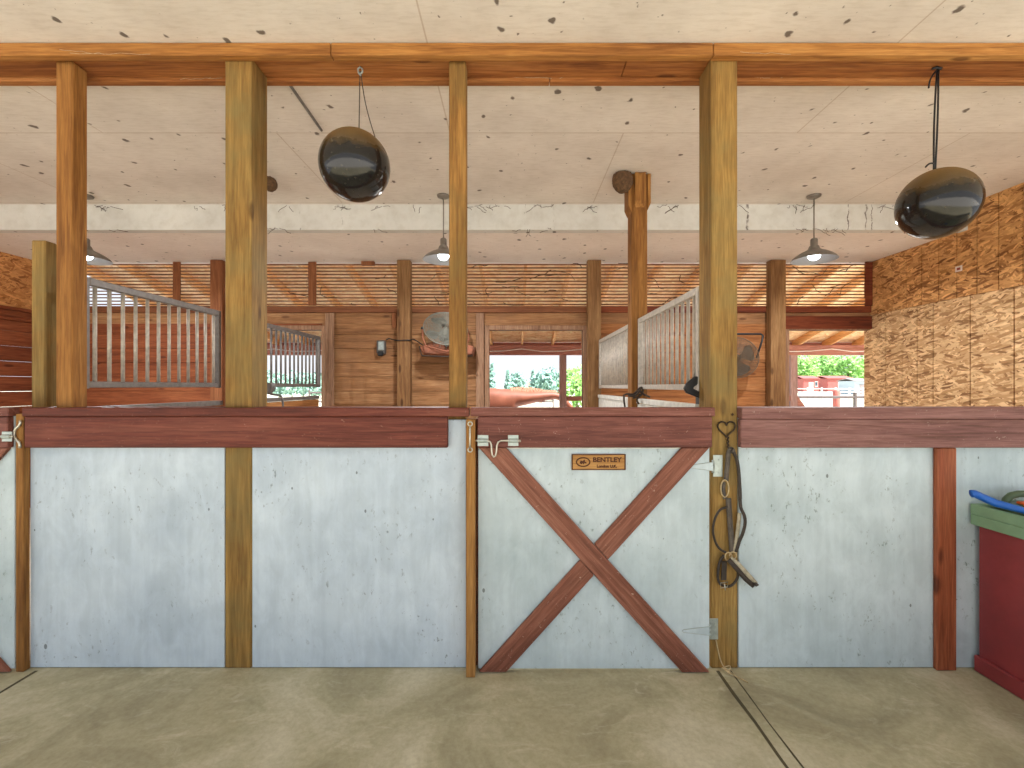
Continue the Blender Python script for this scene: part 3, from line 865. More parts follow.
# ------------------------------------------------------------------ back wall timber and vents
def bpost(px, w, mat, label):
    x = (px - VX) * 5.55 / F
    return tag(MB().box(x - w / 2, x + w / 2, 5.55, BACK - .032, 0, 3.03, .005).build('wall_post', mat), label, 'post', 'posts along the back wall')
bpost(403.5, .16, M['back_post'], 'back wall post between the grey electric box and the fan')
bpost(594.5, .165, M['back_post'], 'back wall post right of the horse doorway')
bpost(778.5, .185, M['back_post'], 'back wall post left of the rightmost doorway')
bpost(216, .15, M['stud_red'], 'red brown back wall post behind the near left grille')
def stud(px0, px1, z0, z1, mat, label, d=5.64):
    return tag(MB().box((px0 - VX) * d / F, (px1 - VX) * d / F, d, BACK - .031, z0, z1, .004).build('wall_stud', mat), label, 'stud')
stud(172.5, 180, 2.49, 3.03, M['stud_red'], 'thin red stud across the leftmost slatted vent')
stud(308, 316, 2.49, 3.03, M['stud_red'], 'thin red stud across the vent above the far left grille')
stud(325, 334, 0, 2.40, M['frame_wood'], 'upright stud at the far end of the left bar grille', 5.65)
stud(392, 396.5, 2.21, 2.40, M['stud_red'], 'short block left of the post beside the electric box', 5.65)
stud(476, 484, 0, 2.40, M['frame_wood'], 'upright stud left of the horse doorway', 5.65)
tag(MB().box((361 - VX) * 5.62 / F, (374 - VX) * 5.62 / F, 5.62, BACK - .02, 2.985, 3.0345, .004).build('wood_block', M['stud_red']),
    'small wood block on top of the vent above the electric box', 'block')
bays = [(-5.88, -3.65, 'slatted wooden vent at the far left end of the back wall'),
        (-3.62, -1.36, 'slatted wooden vent above the left doorway and the electric box'),
        (-1.33, .97, 'slatted wooden vent above the fan and the horse doorway'),
        (1.0, 3.21, 'slatted wooden vent above the right bar grille'),
        (3.24, 4.44, 'slatted wooden vent above the rightmost doorway')]
for a, b, lab in bays:
    mb = MB(); n = 13; p = (3.03 - 2.49) / n
    for k in range(n):
        z = 2.49 + (k + .5) * p
        x = a
        mb.box(a, b, BACK - .005, BACK + .017, z - .006 + random.uniform(-.001, .001), z + .006, 0)
    for x in (a + .002, b - .022):
        mb.box(x, x + .02, BACK + .0175, BACK + .03, 2.49, 3.03)
    tag(mb.build('vent_slats', M['slat']), lab, 'vent', 'slatted vents under the ceiling')

# ------------------------------------------------------------------ hanging balls
def hanging_ball(c, r, label, strands, mat_c, rc):
    t = thing('hanging_ball', (c[0], c[1], c[2] - r), label, 'ball', 'black balls hung from the header')
    mb = MB(); b = bmesh.new(); bmesh.ops.create_uvsphere(b, u_segments=48, v_segments=32, radius=r)
    mb.join(b, Matrix.Translation(c))
    mb.build('ball', M['ball'], t, True, origin=(c[0], c[1], c[2] - r))
    for s in strands:
        MB().tube(s, rc, 6).build('cord', mat_c, t, True)
    return t
b1 = Vector(((354 - VX) * 2.47 / F * .994, 2.47, EYE + (VY - 164.5) * 2.47 / F * .994))
h1 = Vector(((360 - VX) * 2.47 / F, 2.47, 3.20))
def sag(a, b, n=8, s=.0, dx=0):
    a, b = Vector(a), Vector(b)
    return [a.lerp(b, k / n) + Vector((dx * math.sin(PI * k / n), 0, -s * math.sin(PI * k / n))) for k in range(n + 1)]
t = hanging_ball(b1, .186, 'black dusty rubber ball hanging left of the narrow post',
                 [sag(h1, b1 + Vector((.022, 0, .183))), sag(h1 + Vector((.004, 0, 0)), b1 + Vector((.115, -.02, .145)), 8, 0, -.012)], M['cord'], .0028)
mb = MB().tube([h1 + Vector((0, 0, -.02)), h1 + Vector((.014, 0, -.005)), h1 + Vector((.012, 0, .012)), h1 + Vector((0, 0, .02)), h1 + Vector((-.012, 0, .01)), h1 + Vector((-.008, 0, -.01)), h1 + Vector((.006, -.01, -.03))], .005, 6)
mb.tube([h1 + Vector((0, 0, .018)), h1 + Vector((0, 0, .026))], .004, 6)
mb.build('hook', M['galv'], t, True)
b2 = Vector(((940 - VX) * 2.47 / F * .994, 2.47, EYE + (VY - 203) * 2.47 / F * .994))
h2 = Vector(((937 - VX) * 2.47 / F, 2.47, 3.207))
t = hanging_ball(b2, .183, 'black dusty rubber ball hanging at the right in front of the strand board wall',
                 [sag(h2, b2 + Vector((-.02, 0, .178)), 8, 0, -.006), sag(h2 + Vector((.008, 0, 0)), b2 + Vector((-.012, 0, .178)), 8, 0, .004),
                  sag(h2, h2 + Vector((-.045, 0, -.10)), 6, .0, -.012), sag(b2 + Vector((-.02, 0, .22)), b2 + Vector((-.065, 0, .20)), 4, -.01)], M['black'], .0045)
mb = MB().tube([h2 + Vector((-.025, 0, .005)), h2 + Vector((0, 0, .012)), h2 + Vector((.025, 0, .005))], .007, 6)
mb.tube([h2 + Vector((0, 0, .008)), h2 + Vector((0, 0, .019))], .005, 6)
mb.build('hook', M['black'], t, True)

# ------------------------------------------------------------------ pendant lamps
LD = 4.25
def lamp_proto(x, label):
    zr = EYE + (VY - 260) * LD / F
    t = thing('pendant_lamp', (x, LD, zr), label, 'pendant lamp', 'enamel pendant lamps over the stalls')
    T = Matrix.Translation((x, LD, zr))
    R = .186
    MB().lathe([(.044, .118), (.050, .100), (.070, .086), (.11, .068), (.150, .044), (R - .008, .020), (R, .006), (R + .006, .0)], 40, T).build('shade', M['shade'], t, True)
    MB().lathe([(R + .004, -.001), (R - .006, .010), (.146, .040), (.105, .063), (.066, .081), (.046, .094), (0, .098)], 40, T).build('reflector', M['shade_in'], t, True)
    MB().lathe([(0, .20), (.024, .20), (.030, .19), (.030, .135), (.040, .128), (.044, .117), (.0, .117)], 24, T).build('socket', M['shade'], t, True)
    MB().lathe([(0, -.002), (.03, .003), (.048, .022), (.052, .040), (.04, .062), (.022, .08), (.02, .09)], 24, T).build('bulb', M['bulb'], t, True)
    MB().tube([(x, LD, zr + .198), (x, LD, CEIL - .03)], .006, 8).build('stem', M['shade'], t, True)
    MB().lathe([(0, CEIL - .035 - zr), (.02, CEIL - .034 - zr), (.055, CEIL - .018 - zr), (.06, CEIL - .002 - zr), (0, CEIL - .002 - zr)], 24, T).build('canopy', M['shade'], t, True)
    return t, zr
lx = [(814 - VX) * LD / F, (443.5 - VX) * LD / F, (86 - VX) * LD / F]
lp, zr = lamp_proto(lx[0], 'grey enamel pendant lamp hanging at the right near the strand board wall')
dup(lp, (lx[1], LD, zr), 'lit enamel pendant lamp half hidden by the narrow middle post')
dup(lp, (lx[2], LD, zr), 'enamel pendant lamp half hidden behind the leftmost tall post')
for x in lx:
    li = bpy.data.lights.new('stall_bulb', 'AREA'); li.shape = 'DISK'; li.size = .12; li.energy = 48; li.color = (.94, .97, 1)
    lo_ = bpy.data.objects.new('stall_bulb', li); C.objects.link(lo_); lo_.location = (x, LD, zr - .008)

# ------------------------------------------------------------------ fans
def fan(c, R, tilt, yaw, label, wire, bracket):
    t = thing('barn_fan', (c[0], c[1], c[2] - R), label, 'fan')
    Rm = Matrix.Translation(c) @ Euler((tilt, 0, yaw)).to_matrix().to_4x4()   # local -y is the front
    def P(x, y, z): return Rm @ Vector((x, y, z))
    mb = MB()
    for q in range(1, 15):
        r = R * q / 14
        dy = -.055 + .03 * (q / 14) ** 2
        mb.tube([P(r * math.cos(a), dy, r * math.sin(a)) for a in [2 * PI * k / 32 for k in range(32)]], (.0034 if q < 14 else .006), 5, True)
    for k in range(64):
        a = 2 * PI * k / 64; 
        mb.tube([P(r * math.cos(a), -.055 + .03 * (r / R) ** 2, r * math.sin(a)) for r in (.05, R * .5, R)], .0024, 4)
    mb.build('front_guard', wire, t)
    mb = MB()
    for k in range(20):
        a = 2 * PI * k / 20
        mb.tube([P(R * math.cos(a), -.02, R * math.sin(a)), P(R * .95 * math.cos(a), .06, R * .95 * math.sin(a)), P(.05 * math.cos(a), .09, .05 * math.sin(a))], .002, 4)
    mb.tube([P(R * math.cos(a), -.02, R * math.sin(a)) for a in [2 * PI * k / 32 for k in range(32)]], .005, 5, True)
    mb.build('rear_guard', wire, t)
    for k in range(4):
        a0 = 2 * PI * k / 4 + .4
        mb = MB(); b = mb.bm; rows = []
        for r, w0 in ((.045, .25), (.11, .45), (R * .72, .55), (R * .88, .42)):
            row = []
            for s in (-1, -.3, .4, 1):
                a = a0 + s * w0
                row.append(b.verts.new(P(r * math.cos(a), .02 - s * .028, r * math.sin(a))))
            rows.append(row)
        for p, q in zip(rows, rows[1:]):
            for i in range(3): b.faces.new((p[i], p[i + 1], q[i + 1], q[i]))
        ret = bmesh.ops.solidify(b, geom=list(b.faces), thickness=.003)
        mb.build('blade', M['blade'], t, True)
    MB().lathe([(0, -.062), (.04, -.06), (.048, -.05), (.048, -.03), (.03, .0), (.02, .04), (.0, .04)], 24, Rm @ Matrix.Rotation(-PI / 2, 4, 'X') @ Matrix.Scale(-1, 4, (0, 0, 1))).build('hub', wire, t, True)
    MB().lathe([(0, .06), (.062, .062), (.07, .075), (.07, .15), (.055, .165), (0, .168)], 24, Rm @ Matrix.Rotation(-PI / 2, 4, 'X')).build('motor', M['box_grey'], t, True)
    bracket(t, P)
    return t
f1 = Vector(((445.5 - VX) * 5.40 / F, 5.40, EYE + (VY - 329.5) * 5.40 / F))
def br1(t, P):
    R = .258
    mb = MB().tube([P(-R - .01, -.01, 0), P(-R - .012, .02, -.12), P(-R * .9, .05, -.22), P(0, .06, -R - .03), P(R * .9, .05, -.22), P(R + .012, .02, -.12), P(R + .01, -.01, 0)], .009, 8)
    mb.build('yoke', M['rust'], t, True)
    x0, z1 = f1.x - .30, f1.z - .10
    MB().prism([(x0, z1 - .11), (x0 + .05, z1 - .20), (x0 + .62, z1 - .20), (x0 + .64, z1 - .10), (x0 + .45, z1 - .055), (x0 + .14, z1 - .055)], 'y', 5.36, BACK - .01, .01).build('wall_mount', M['rust'], t)
    MB().tube([(x0 - .01, 5.40, z1 - .10), (x0 + .03, 5.35, z1 - .215), (x0 + .30, 5.34, z1 - .225), (x0 + .63, 5.35, z1 - .215)], .009, 8).build('mount_bar', M['iron'], t, True)
    MB().ball(P(-R - .012, -.01, 0), .02, 2).build('clamp_knob', M['black'], t, True)
fan(f1, .258, -.62, .25, 'grey round barn fan on the back wall beside the narrow post', M['guard'], br1)
f2 = Vector(((736 - VX) * 5.45 / F, 5.45, EYE + (VY - 358) * 5.45 / F))
def br2(t, P):
    x = lambda p: (p - VX) * 5.42 / F
    z = lambda q: EYE + (VY - q) * 5.42 / F
    MB().tube([(x(708), 5.42, z(334)), (x(735), 5.42, z(334)), (x(761), 5.42, z(334)), (x(763), 5.42, z(336)), (x(762), 5.42, z(341)), (x(757), 5.43, z(358))], .012, 8).build('bracket_bar', M['black'], t, True)
    MB().tube([(x(735), 5.43, z(334)), (x(735), BACK - .01, z(334))], .014, 8).build('wall_arm', M['black'], t, True)
fan(f2, .245, -.15, -.25, 'brown wire fan half hidden behind the halter post', M['guard_dark'], br2)

# electric box and its cord
ex_, ez_ = (380.5 - VX) * 5.6 / F, EYE + (VY - 347) * 5.6 / F
t = thing('electric_box', (ex_, 5.63, ez_ - .085), 'small grey electric box on the planks left of the fan', 'electric box')
MB().box(ex_ - .055, ex_ + .05, 5.61, BACK, ez_ - .085, ez_ + .085, .012).build('box_body', M['box_grey'], t)
MB().box(ex_ - .030, ex_ + .042, 5.595, 5.611, ez_ - .04, ez_ + .07, .008).build('cover', M['galv'], t)
MB().box(ex_ - .04, ex_ + .03, 5.60, 5.625, ez_ - .11, ez_ - .05, .01).build('switch', M['black'], t)
pts = [(386, 340, 5.66), (389, 338.5, 5.66), (394, 340, 5.60), (398, 340.5, 5.535), (404, 340.2, 5.535), (410, 340.2, 5.535), (413, 339, 5.60), (417, 341, 5.62), (424, 346, 5.62), (430, 349.5, 5.55)]
tag(MB().tube([W(x, y, d) for x, y, d in pts], .007, 6).build('power_cord', M['black'], smooth=True), 'dark power cord running from the grey box to the round fan', 'cord')

# ------------------------------------------------------------------ nests, pipe, tag, cobwebs
def nest(c, r, label):
    mb = MB(); b = bmesh.new(); bmesh.ops.create_icosphere(b, subdivisions=4, radius=1)
    for v in b.verts:
        k = 1 + random.uniform(-.05, .05)
        v.co = Vector((c[0] + v.co.x * r[0] * k, c[1] + v.co.y * r[1] * k, c[2] + max(v.co.z, -1) * r[2] * k))
    for v in b.verts:
        if v.co.z > CEIL - .003: v.co.z = CEIL - .003
    mb.join(b)
    return tag(mb.build('bird_nest', M['nest'], smooth=True), label, 'nest')
nest(W(622.5, 181, 3.80), (.085, .07, .10), 'mud nest stuck to the flared post top in the right grille')
nest(W(270, 184, 3.77), (.055, .06, .06), 'small mud nest beside the top of the left mustard post')
tag(MB().tube([W(281, 72, 2.62), W(290, 85, 2.684), W(321.5, 130.5, 3.158)], .009, 8).build('conduit_pipe', M['steel'], smooth=True),
    'thin grey conduit along the ceiling left of the left hanging ball', 'pipe')
mb = MB()
gx = XR - .002
yy = F * XR / (959 - VX); zz = EYE + (VY - 269) * yy / F
tg = MB().box(gx - .002, gx + .001, yy - .035, yy + .035, zz - .025, zz + .03).build('paper_tag', M['paper'])
tag(tg, 'tiny white paper tag stuck on the strand board wall', 'tag')
MB().box(gx - .003, gx - .002, yy - .018, yy + .018, zz - .01, zz + .014).build('print', M['paper_ink'], tg)

def wob(a, b, n, amp):
    a, b = Vector(a), Vector(b)
    return [a.lerp(b, k / n) + Vector((random.uniform(-amp, amp), 0, random.uniform(-amp, amp))) for k in range(n + 1)]
mb = MB()
for k in range(46):
    lo_x = random.choice([(-3.5, -1.45), (-1.2, .85), (-1.2, .85), (1.1, 3.1), (3.36, 4.3), (3.36, 4.3)])
    x = random.uniform(*lo_x); z = random.uniform(2.52, 3.0); y = BACK - .012
    p = [Vector((x, y, z))]; ang = random.uniform(-.6, .6) + (PI if random.random() < .5 else 0)
    for q in range(random.randint(4, 9)):
        ang += random.uniform(-.8, .8)
        p.append(p[-1] + Vector((math.cos(ang) * .04, 0, math.sin(ang) * .03)))
    p = [Vector((q.x, q.y, min(max(q.z, 2.5), 3.02))) for q in p]
    mb.tube(p, random.uniform(.0025, .005), 4)
tag(mb.build('cobweb_strands', M['web_dark']), 'dark cobweb strands and debris caught on the slatted vents', 'cobweb', kind='stuff')
mb = MB()
for (a, b) in (((60, 50), (104, 54)), ((70, 53), (150, 54)), ((740, 52), (790, 54))):
    mb.tube(wob(W(a[0], a[1], 2.349), W(b[0], b[1], 2.349), 8, .005), .0012, 4)
tag(mb.build('cobweb', M['web']), 'pale cobweb threads on the face of the front header board', 'cobweb', kind='stuff')
mb = MB()
for (a, b) in (((180, 79), (222, 78)), ((208, 79), (228, 69)), ((505, 77), (552, 78)), ((560, 78), (590, 68)), ((745, 76), (770, 78)), ((760, 79), (766, 68)), ((780, 78), (792, 74))):
    mb.tube(wob(W(a[0], a[1], 2.5590), W(b[0], b[1], 2.5590), 8, .004), .0012, 4)
tag(mb.build('cobweb', M['web']), 'pale cobweb threads on the back header board', 'cobweb', kind='stuff')
mb = MB()
for k in range(36):
    x = random.uniform(-4.2, 4.2); z = random.choice([3.262, 3.255, 3.03])
    for q in range(random.randint(2, 4)):
        p0 = Vector((x + random.uniform(-.05, .05), 4.456, z + random.uniform(-.012, .006)))
        mb.tube(wob(p0, p0 + Vector((random.uniform(-.12, .12), 0, random.uniform(-.07, .0))), 4, .01), .0022, 4)
tag(mb.build('cobweb', M['web_dark']), 'dark cobweb tufts on the white ceiling drop', 'cobweb', kind='stuff')

# ------------------------------------------------------------------ heart hook, halter, twine, clips
HY = 2.386
def heart(t): 
    return (16 * math.sin(t) ** 3, 13 * math.cos(t) - 5 * math.cos(2 * t) - 2 * math.cos(3 * t) - math.cos(4 * t))
hp = []
for k in range(41):
    a = PI + 2 * PI * k / 40
    x, z_ = heart(a)
    hp.append(W(726.5 + x * .55, 428.3 - z_ * .55, HY + .004))
t = thing('heart_hook', W(728, 450, 2.392), 'dark iron hook with a heart-shaped loop on the timber post', 'hook')
MB().tube(hp, .0042, 8).build('heart_loop', M['iron'], t, True)
pts = []
for k in range(13):
    py = 437 + k * .9
    pts.append(W(728 + math.sin(k * 1.6) * .7, py, HY + .004 + .003 * math.cos(k * 1.6)))
pts += [W(729.5, 450, HY - .004), W(731.5, 450.5, HY - .02), W(733, 448, HY - .026)]
MB().tube(pts, .0045, 8).build('hook_stem', M['iron'], t, True)
MB().ball(W(732.5, 414.5, 2.395), .007, 2, (1, .6, 1)).build('screw', M['iron'], t, True)

def smoothpts(p, n=6):
    """Catmull-Rom through (px, py, depth)"""
    P_ = [W(*q) for q in p]; out = []
    for i in range(len(P_) - 1):
        p0, p1, p2, p3 = P_[max(i - 1, 0)], P_[i], P_[i + 1], P_[min(i + 2, len(P_) - 1)]
        for k in range(n):
            s = k / n
            out.append(.5 * ((2 * p1) + (p2 - p0) * s + (2 * p0 - 5 * p1 + 4 * p2 - p3) * s * s + (3 * p1 - p0 - 3 * p2 + p3) * s ** 3))
    out.append(P_[-1])
    return out
H = thing('horse_halter', W(731, 586, 2.37), 'worn leather horse halter hanging from the heart hook', 'halter')
d = 2.378
MB().strap(smoothpts([(733.5, 452, d - .012), (731, 449, d - .014), (728.6, 453, d - .008), (727.4, 465, d), (726, 481, d)]), .024, .004).build('crown_strap', M['leather'], H, True)
MB().strap(smoothpts([(733.5, 452, d - .012), (736.5, 459, d - .006), (738.5, 470, d), (739.5, 484, d), (740.2, 499, d - .004)]), .017, .004).build('crown_strap', M['leather_dark'], H, True)
mb = MB(); el = [W(724.8 + 4.0 * math.cos(a), 488.5 + 8.5 * math.sin(a), d - .004) for a in [2 * PI * k / 20 for k in range(20)]]
mb.tube(el, .0034, 6, True); mb.build('ring', M['twine'], H, True)
MB().strap(smoothpts([(724, 482, d + .004), (723.5, 490, d + .003), (725, 499, d + .002)]), .018, .004).build('buckle_strap', M['leather'], H, True)
MB().strap(smoothpts([(728.3, 498, d), (729, 508, d), (730.6, 530, d), (732.2, 553, d)]), .028, .004).build('cheek_strap', M['leather'], H, True)
MB().tube(smoothpts([(727.5, 507, d - .006), (720, 510, d - .006), (714.5, 520, d - .006), (713.2, 532, d - .006), (715.5, 542, d - .006), (720, 549, d - .006), (727, 553, d - .006)]), .0062, 8).build('throat_strap', M['leather_dark'], H, True)
MB().strap(smoothpts([(740, 499, d), (741, 508, d - .004), (744.4, 516, d - .01), (745, 524, d - .01), (742.5, 534, d - .006), (739.5, 541, d - .004), (736, 552, d - .004)]), .016, .004).build('cheek_strap', M['leather_dark'], H, True)
MB().strap(smoothpts([(739.6, 513, d + .003), (738, 528, d + .002), (736.4, 540, d), (734.2, 553, d)]), .019, .004).build('cheek_strap', M['leather_pale'], H, True)
mb = MB()
for (cx, cy, rx, ry) in ((728.5, 556.5, 3.4, 4.2), (733, 555.5, 3.4, 3.6)):
    mb.tube([W(cx + rx * math.cos(a), cy + ry * math.sin(a), d - .012) for a in [2 * PI * k / 16 for k in range(16)]], .0032, 6, True)
mb.build('ring', M['twine'], H, True)
for (off, mm_, dd, sh) in ((0, 'leather', -.020, 0), (1, 'leather_pale', -.028, 2.0), (2, 'leather_dark', -.036, -2.2)):
    MB().strap(smoothpts([(729.5 + sh * .4, 559 - sh * .3, d + dd), (737 + sh * .7, 566 - sh * .6, d + dd - .01), (747 + sh * .8, 577 - sh * .7, d + dd - .012), (755 + sh * .5, 585 - sh * .5, d + dd - .008)])  , .024, .006, (0.1, -1, .1)).build('nose_band', M[mm_], H, True)
MB().strap(smoothpts([(755, 585, d - .058), (757.3, 583.8, d - .04), (755.5, 584.6, d - .022)]), .018, .005, (.7, 0, .7)).build('nose_band', M['leather_dark'], H, True)
MB().tube(smoothpts([(724, 555, d - .004), (719.8, 562, d - .006), (718, 573, d - .006), (718.6, 581, d - .006), (722, 585, d - .006), (729, 586.5, d - .006), (735, 582, d - .006), (738, 575, d - .006), (736.4, 567, d - .006), (731, 561, d - .006)]), .0068, 8).build('chin_strap', M['leather_dark'], H, True)
MB().strap([W(724.2, 561, d - .012), W(724, 571, d - .012), W(723.6, 580, d - .012)], .026, .007).build('chin_pad', M['leather_dark'], H)
mb = MB().tube([W(720.5, 583, d - .014), W(727.5, 582, d - .014), W(727.5, 587, d - .014), W(720.8, 588, d - .014)], .003, 6, True)
mb.tube([W(724.5, 584, d - .018), W(725.3, 590, d - .018)], .0035, 6)
mb.build('buckle', M['rod'], H, True)

pts = smoothpts([(716, 640, 2.392), (718, 650, 2.392), (720.5, 660, 2.385), (724, 667, 2.36), (729, 671, 2.33), (738, 678, 2.32), (748, 684, 2.28)])
pts = [Vector((p.x, p.y, max(p.z, .004))) for p in pts]
mb = MB().tube(pts, .0032, 6)
mb.tube([Vector((q.x, q.y, max(q.z, .004))) for q in smoothpts([(724, 667, 2.36), (730, 666, 2.35), (729, 670, 2.33), (722, 668, 2.35), (731, 674, 2.31)])], .003, 6)
tag(mb.build('baling_twine', M['twine'], smooth=True), 'loose tan baling twine at the foot of the halter post', 'twine')

# black clip on right grille
cy = 2.62
t = thing('bridle_rack', W(690, 398, cy), 'black plastic bridle rack clipped to the right bar grille', 'rack')
mb = MB()
out = [(700, 376), (691, 376.5), (683, 383.5), (680.5, 388.5), (683, 393), (691, 396), (700, 399.5), (700, 393), (694, 390.5), (689.5, 388.7), (690, 387), (694.5, 384), (700, 384)]
P2 = [W(x, y, cy) for x, y in out]
mb.prism([(p.x, p.z) for p in P2], 'y', cy - .058, cy - .035, .004)
mb.build('bracket', M['black'], t)
p = W(699.5, 389, cy)
MB().box(p.x - .012, p.x + .012, cy - .045, cy + .03, p.z - .09, p.z + .085, .004).build('back_plate', M['black'], t)
# twine tangle on the right partition
mb = MB()
rd = 3.66
for ps in ([(623, 396, rd), (627, 394, rd), (634, 394, rd), (640, 388, rd), (643, 390, rd), (640, 396, rd), (633, 398, rd)],
           [(632, 396, rd), (638, 391, rd), (645, 395, rd), (650, 397, rd)],
           [(624, 395, rd), (624, 401, rd), (625, 407, rd)], [(640, 394, rd), (637, 400, rd), (639, 404, rd)], [(628, 396, rd - .02), (636, 395, rd - .03), (642, 387, rd - .02)]):
    mb.tube(smoothpts(ps), .008, 6)
tag(mb.build('twine_tangle', M['cord'], smooth=True), 'dark tangled tie cord on top of the right partition', 'cord')
# dark clip with strap on the left partition
t = thing('tie_clip', W(270, 402, 3.55), 'dark clip with a hanging strap on the left partition', 'clip')
d = 3.60
mb = MB().prism([(W(x, y, d).x, W(x, y, d).z) for x, y in ((267, 383), (273, 382.5), (274.5, 386), (273, 390), (270.5, 393.5), (267, 391.5), (266.5, 387))], 'y', d - .03, d + .03, .006)
mb.build('clip_body', M['steel_dark'], t)
MB().tube(smoothpts([(268, 393, d), (273, 394.5, d), (280, 395.5, d), (282.5, 400, d), (283, 408, d), (283, 420, d)]), .009, 6).build('strap', M['steel_dark'], t, True)

# ------------------------------------------------------------------ tack trunk and the things on it
tx = 2.425
T = thing('tack_trunk', (tx + .5, 2.05, 0), 'dark red tack trunk with a sage green lid at the right edge', 'trunk')
MB().box(tx, tx + 1.1, 1.72, 2.375, .05, .765, .004).build('body', M['trunk_red'], T)
MB().box(tx - .018, tx + 1.118, 1.70, 2.385, .002, .085, .006).build('base_trim', M['trunk_red'], T)
mb = MB().box(tx - .03, tx + 1.13, 1.69, 2.390, .766, .822, .004)
mb.box(tx - .03, tx - .012, 1.69, 2.39, .822, .874, .003).box(tx + 1.112, tx + 1.13, 1.69, 2.39, .822, .874, .003)
mb.box(tx - .012, tx + 1.112, 1.69, 1.708, .822, .874, .003).box(tx - .012, tx + 1.112, 2.372, 2.39, .822, .874, .003)
mb.build('lid', M['trunk_green'], T)
MB().box(tx - .0115, tx + 1.1115, 1.7085, 2.3715, .8222, .826, 0).build('lid_top', M['trunk_top'], T)
MB().box(tx + .48, tx + .60, 1.678, 1.6895, .74, .85, .003).build('hasp', M['iron'], T)
# blue brush lying in the lid's tray, handle poking out over the rim to the left
t = thing('grooming_brush', (2.68, 2.26, .828), 'blue long-handled brush poking out over the left rim of the trunk', 'brush')
hp = smoothpts([(970.5, 494.5, 2.29), (975, 494.8, 2.285), (983, 498.3, 2.28), (996, 504, 2.25)], 5)
e = Vector((2.56, 2.12, .850))
hp = [q + Vector((0, 0, .004)) for q in hp] + [Vector((2.445, 2.20, .893)), e]
MB().tube(hp, [.010] + [.019] * (len(hp) - 3) + [.016, .012], 10).build('handle', M['blue'], t, True)
MB().box(e.x - .01, e.x + .15, e.y - .05, e.y + .05, .842, .860, .006).build('head', M['blue'], t)
MB().box(e.x - .004, e.x + .144, e.y - .045, e.y + .045, .8275, .842, .003).build('bristles', M['bristle'], t)
# green carry case with loop handle
cx, cyy = 2.575, 2.315
t = thing('carry_case', (cx + .03, cyy, .828), 'olive green plastic case with loop handle and orange latch on the trunk', 'case')
MB().prism([(cx - .09, .828), (cx - .09, .880), (cx - .075, .896), (cx + .17, .896), (cx + .17, .828)], 'y', cyy - .05, cyy + .05, .006).build('case_body', M['green_plastic'], t)
loop = [(-.078, .885), (-.070, .912), (-.048, .932), (-.01, .941), (.06, .941), (.10, .932), (.125, .912), (.13, .885)]
MB().tube([(cx + p, cyy, q) for p, q in loop], .017, 10).build('loop_handle', M['green_plastic'], t, True)
MB().box(cx - .045, cx + .06, cyy - .066, cyy - .0505, .850, .905, .005).box(cx - .045, cx + .06, cyy - .0505, cyy - .02, .8965, .910, .004).build('latch', M['orange'], t)

# ------------------------------------------------------------------ floor joints
def joint(x, w, y0, y1, label):
    pts = [Vector((x + random.uniform(-.004, .004), y0 + (y1 - y0) * k / 24, 0)) for k in range(25)]
    mb = MB(); b = mb.bm
    prev = None
    for k, p in enumerate(pts):
        ww = w * random.uniform(.6, 1.4)
        row = [b.verts.new((p.x - ww, p.y, .0012)), b.verts.new((p.x + ww, p.y, .0012)), b.verts.new((p.x + ww, p.y, -.01)), b.verts.new((p.x - ww, p.y, -.01))]
        if prev:
            for i in range(4): b.faces.new((prev[i], prev[(i + 1) % 4], row[(i + 1) % 4], row[i]))
        prev = row
    return struct(mb.build('trim_5', M['joint']))
joint(1.066, .007, -2, 2.38, '')
joint(1.130, .0035, -2, 2.38, '')
joint(-2.50, .006, -2, 2.38, '')

# ------------------------------------------------------------------ outside: yard, porch, fence, horse
mb = MB().box(-120, 120, BACK + .15, 22, -.2, -.02)
struct(mb.build('ground', M['ground'], origin=(0, 10, 0)))
mb = MB().box(-400, 400, 22, 500, -.2, -.02)
struct(mb.build('ground', M['grass'], origin=(0, 60, 0)))
mb = MB().box(-60, 60, -60, -2.2, -.2, -.01)  # unseen yard behind the camera, added to bounce sunlight onto the ceilings
struct(mb.build('ground', M['ground'], origin=(0, -10, 0)))
PD = 8.9
PX0, PX1 = -5.95, 9.0
def zroof(y): return 2.29 + .28 * (PD - y)
mb = MB()
mb.prism([(BACK + .10, zroof(BACK + .10) + .145), (9.15, zroof(9.15) + .145), (9.15, zroof(9.15) + .165), (BACK + .10, zroof(BACK + .10) + .165)], 'x', PX0, PX1)
tag(mb.build('porch_roof', M['porch_osb']), 'orange strand board porch roof outside the open doorways', 'roof')
proto = None
k = 0
for i in range(-10, 15):
    x = .157 + i * .603
    if x < PX0 or x > PX1: continue
    if proto is None:
        proto = MB().prism([(BACK + .11, zroof(BACK + .11)), (9.12, zroof(9.12)), (9.12, zroof(9.12) + .143), (BACK + .11, zroof(BACK + .11) + .143)], 'x', x - .02, x + .02, .002).build('porch_rafter', M['porch_wood'])
        tag(proto, 'slender pale rafter sloping under the porch roof', 'rafter', 'porch rafters'); x_first = x; r = proto
    else:
        r = proto.copy(); C.objects.link(r); r.location.x += x - x_first
tag(MB().box(PX0, PX1, 9.125, 9.15, 2.14, zroof(9.15) + .142, .004).build('porch_fascia', M['porch_beam']), 'brown fascia board closing the low edge of the porch roof', 'board')
tag(MB().box(PX0, PX1, PD - .04, PD + .10, 2.095, 2.285, .006).build('porch_beam', M['porch_beam']), 'brown beam carrying the outer edge of the porch roof', 'beam')
pts = []
for i in range(-5, 8):
    x = .157 + i * 1.206
    pts += [Vector((x, PD - .05, 2.21)), Vector((x + .4, PD - .05, 2.16)), Vector((x + .8, PD - .05, 2.17))]
tag(MB().tube(pts, .009, 5).build('porch_cable', M['white_trim'], smooth=True), 'white cable looped along the porch beam', 'cable')
post_x = ((563 - VX) * PD / F, (793.5 - VX) * PD / F)
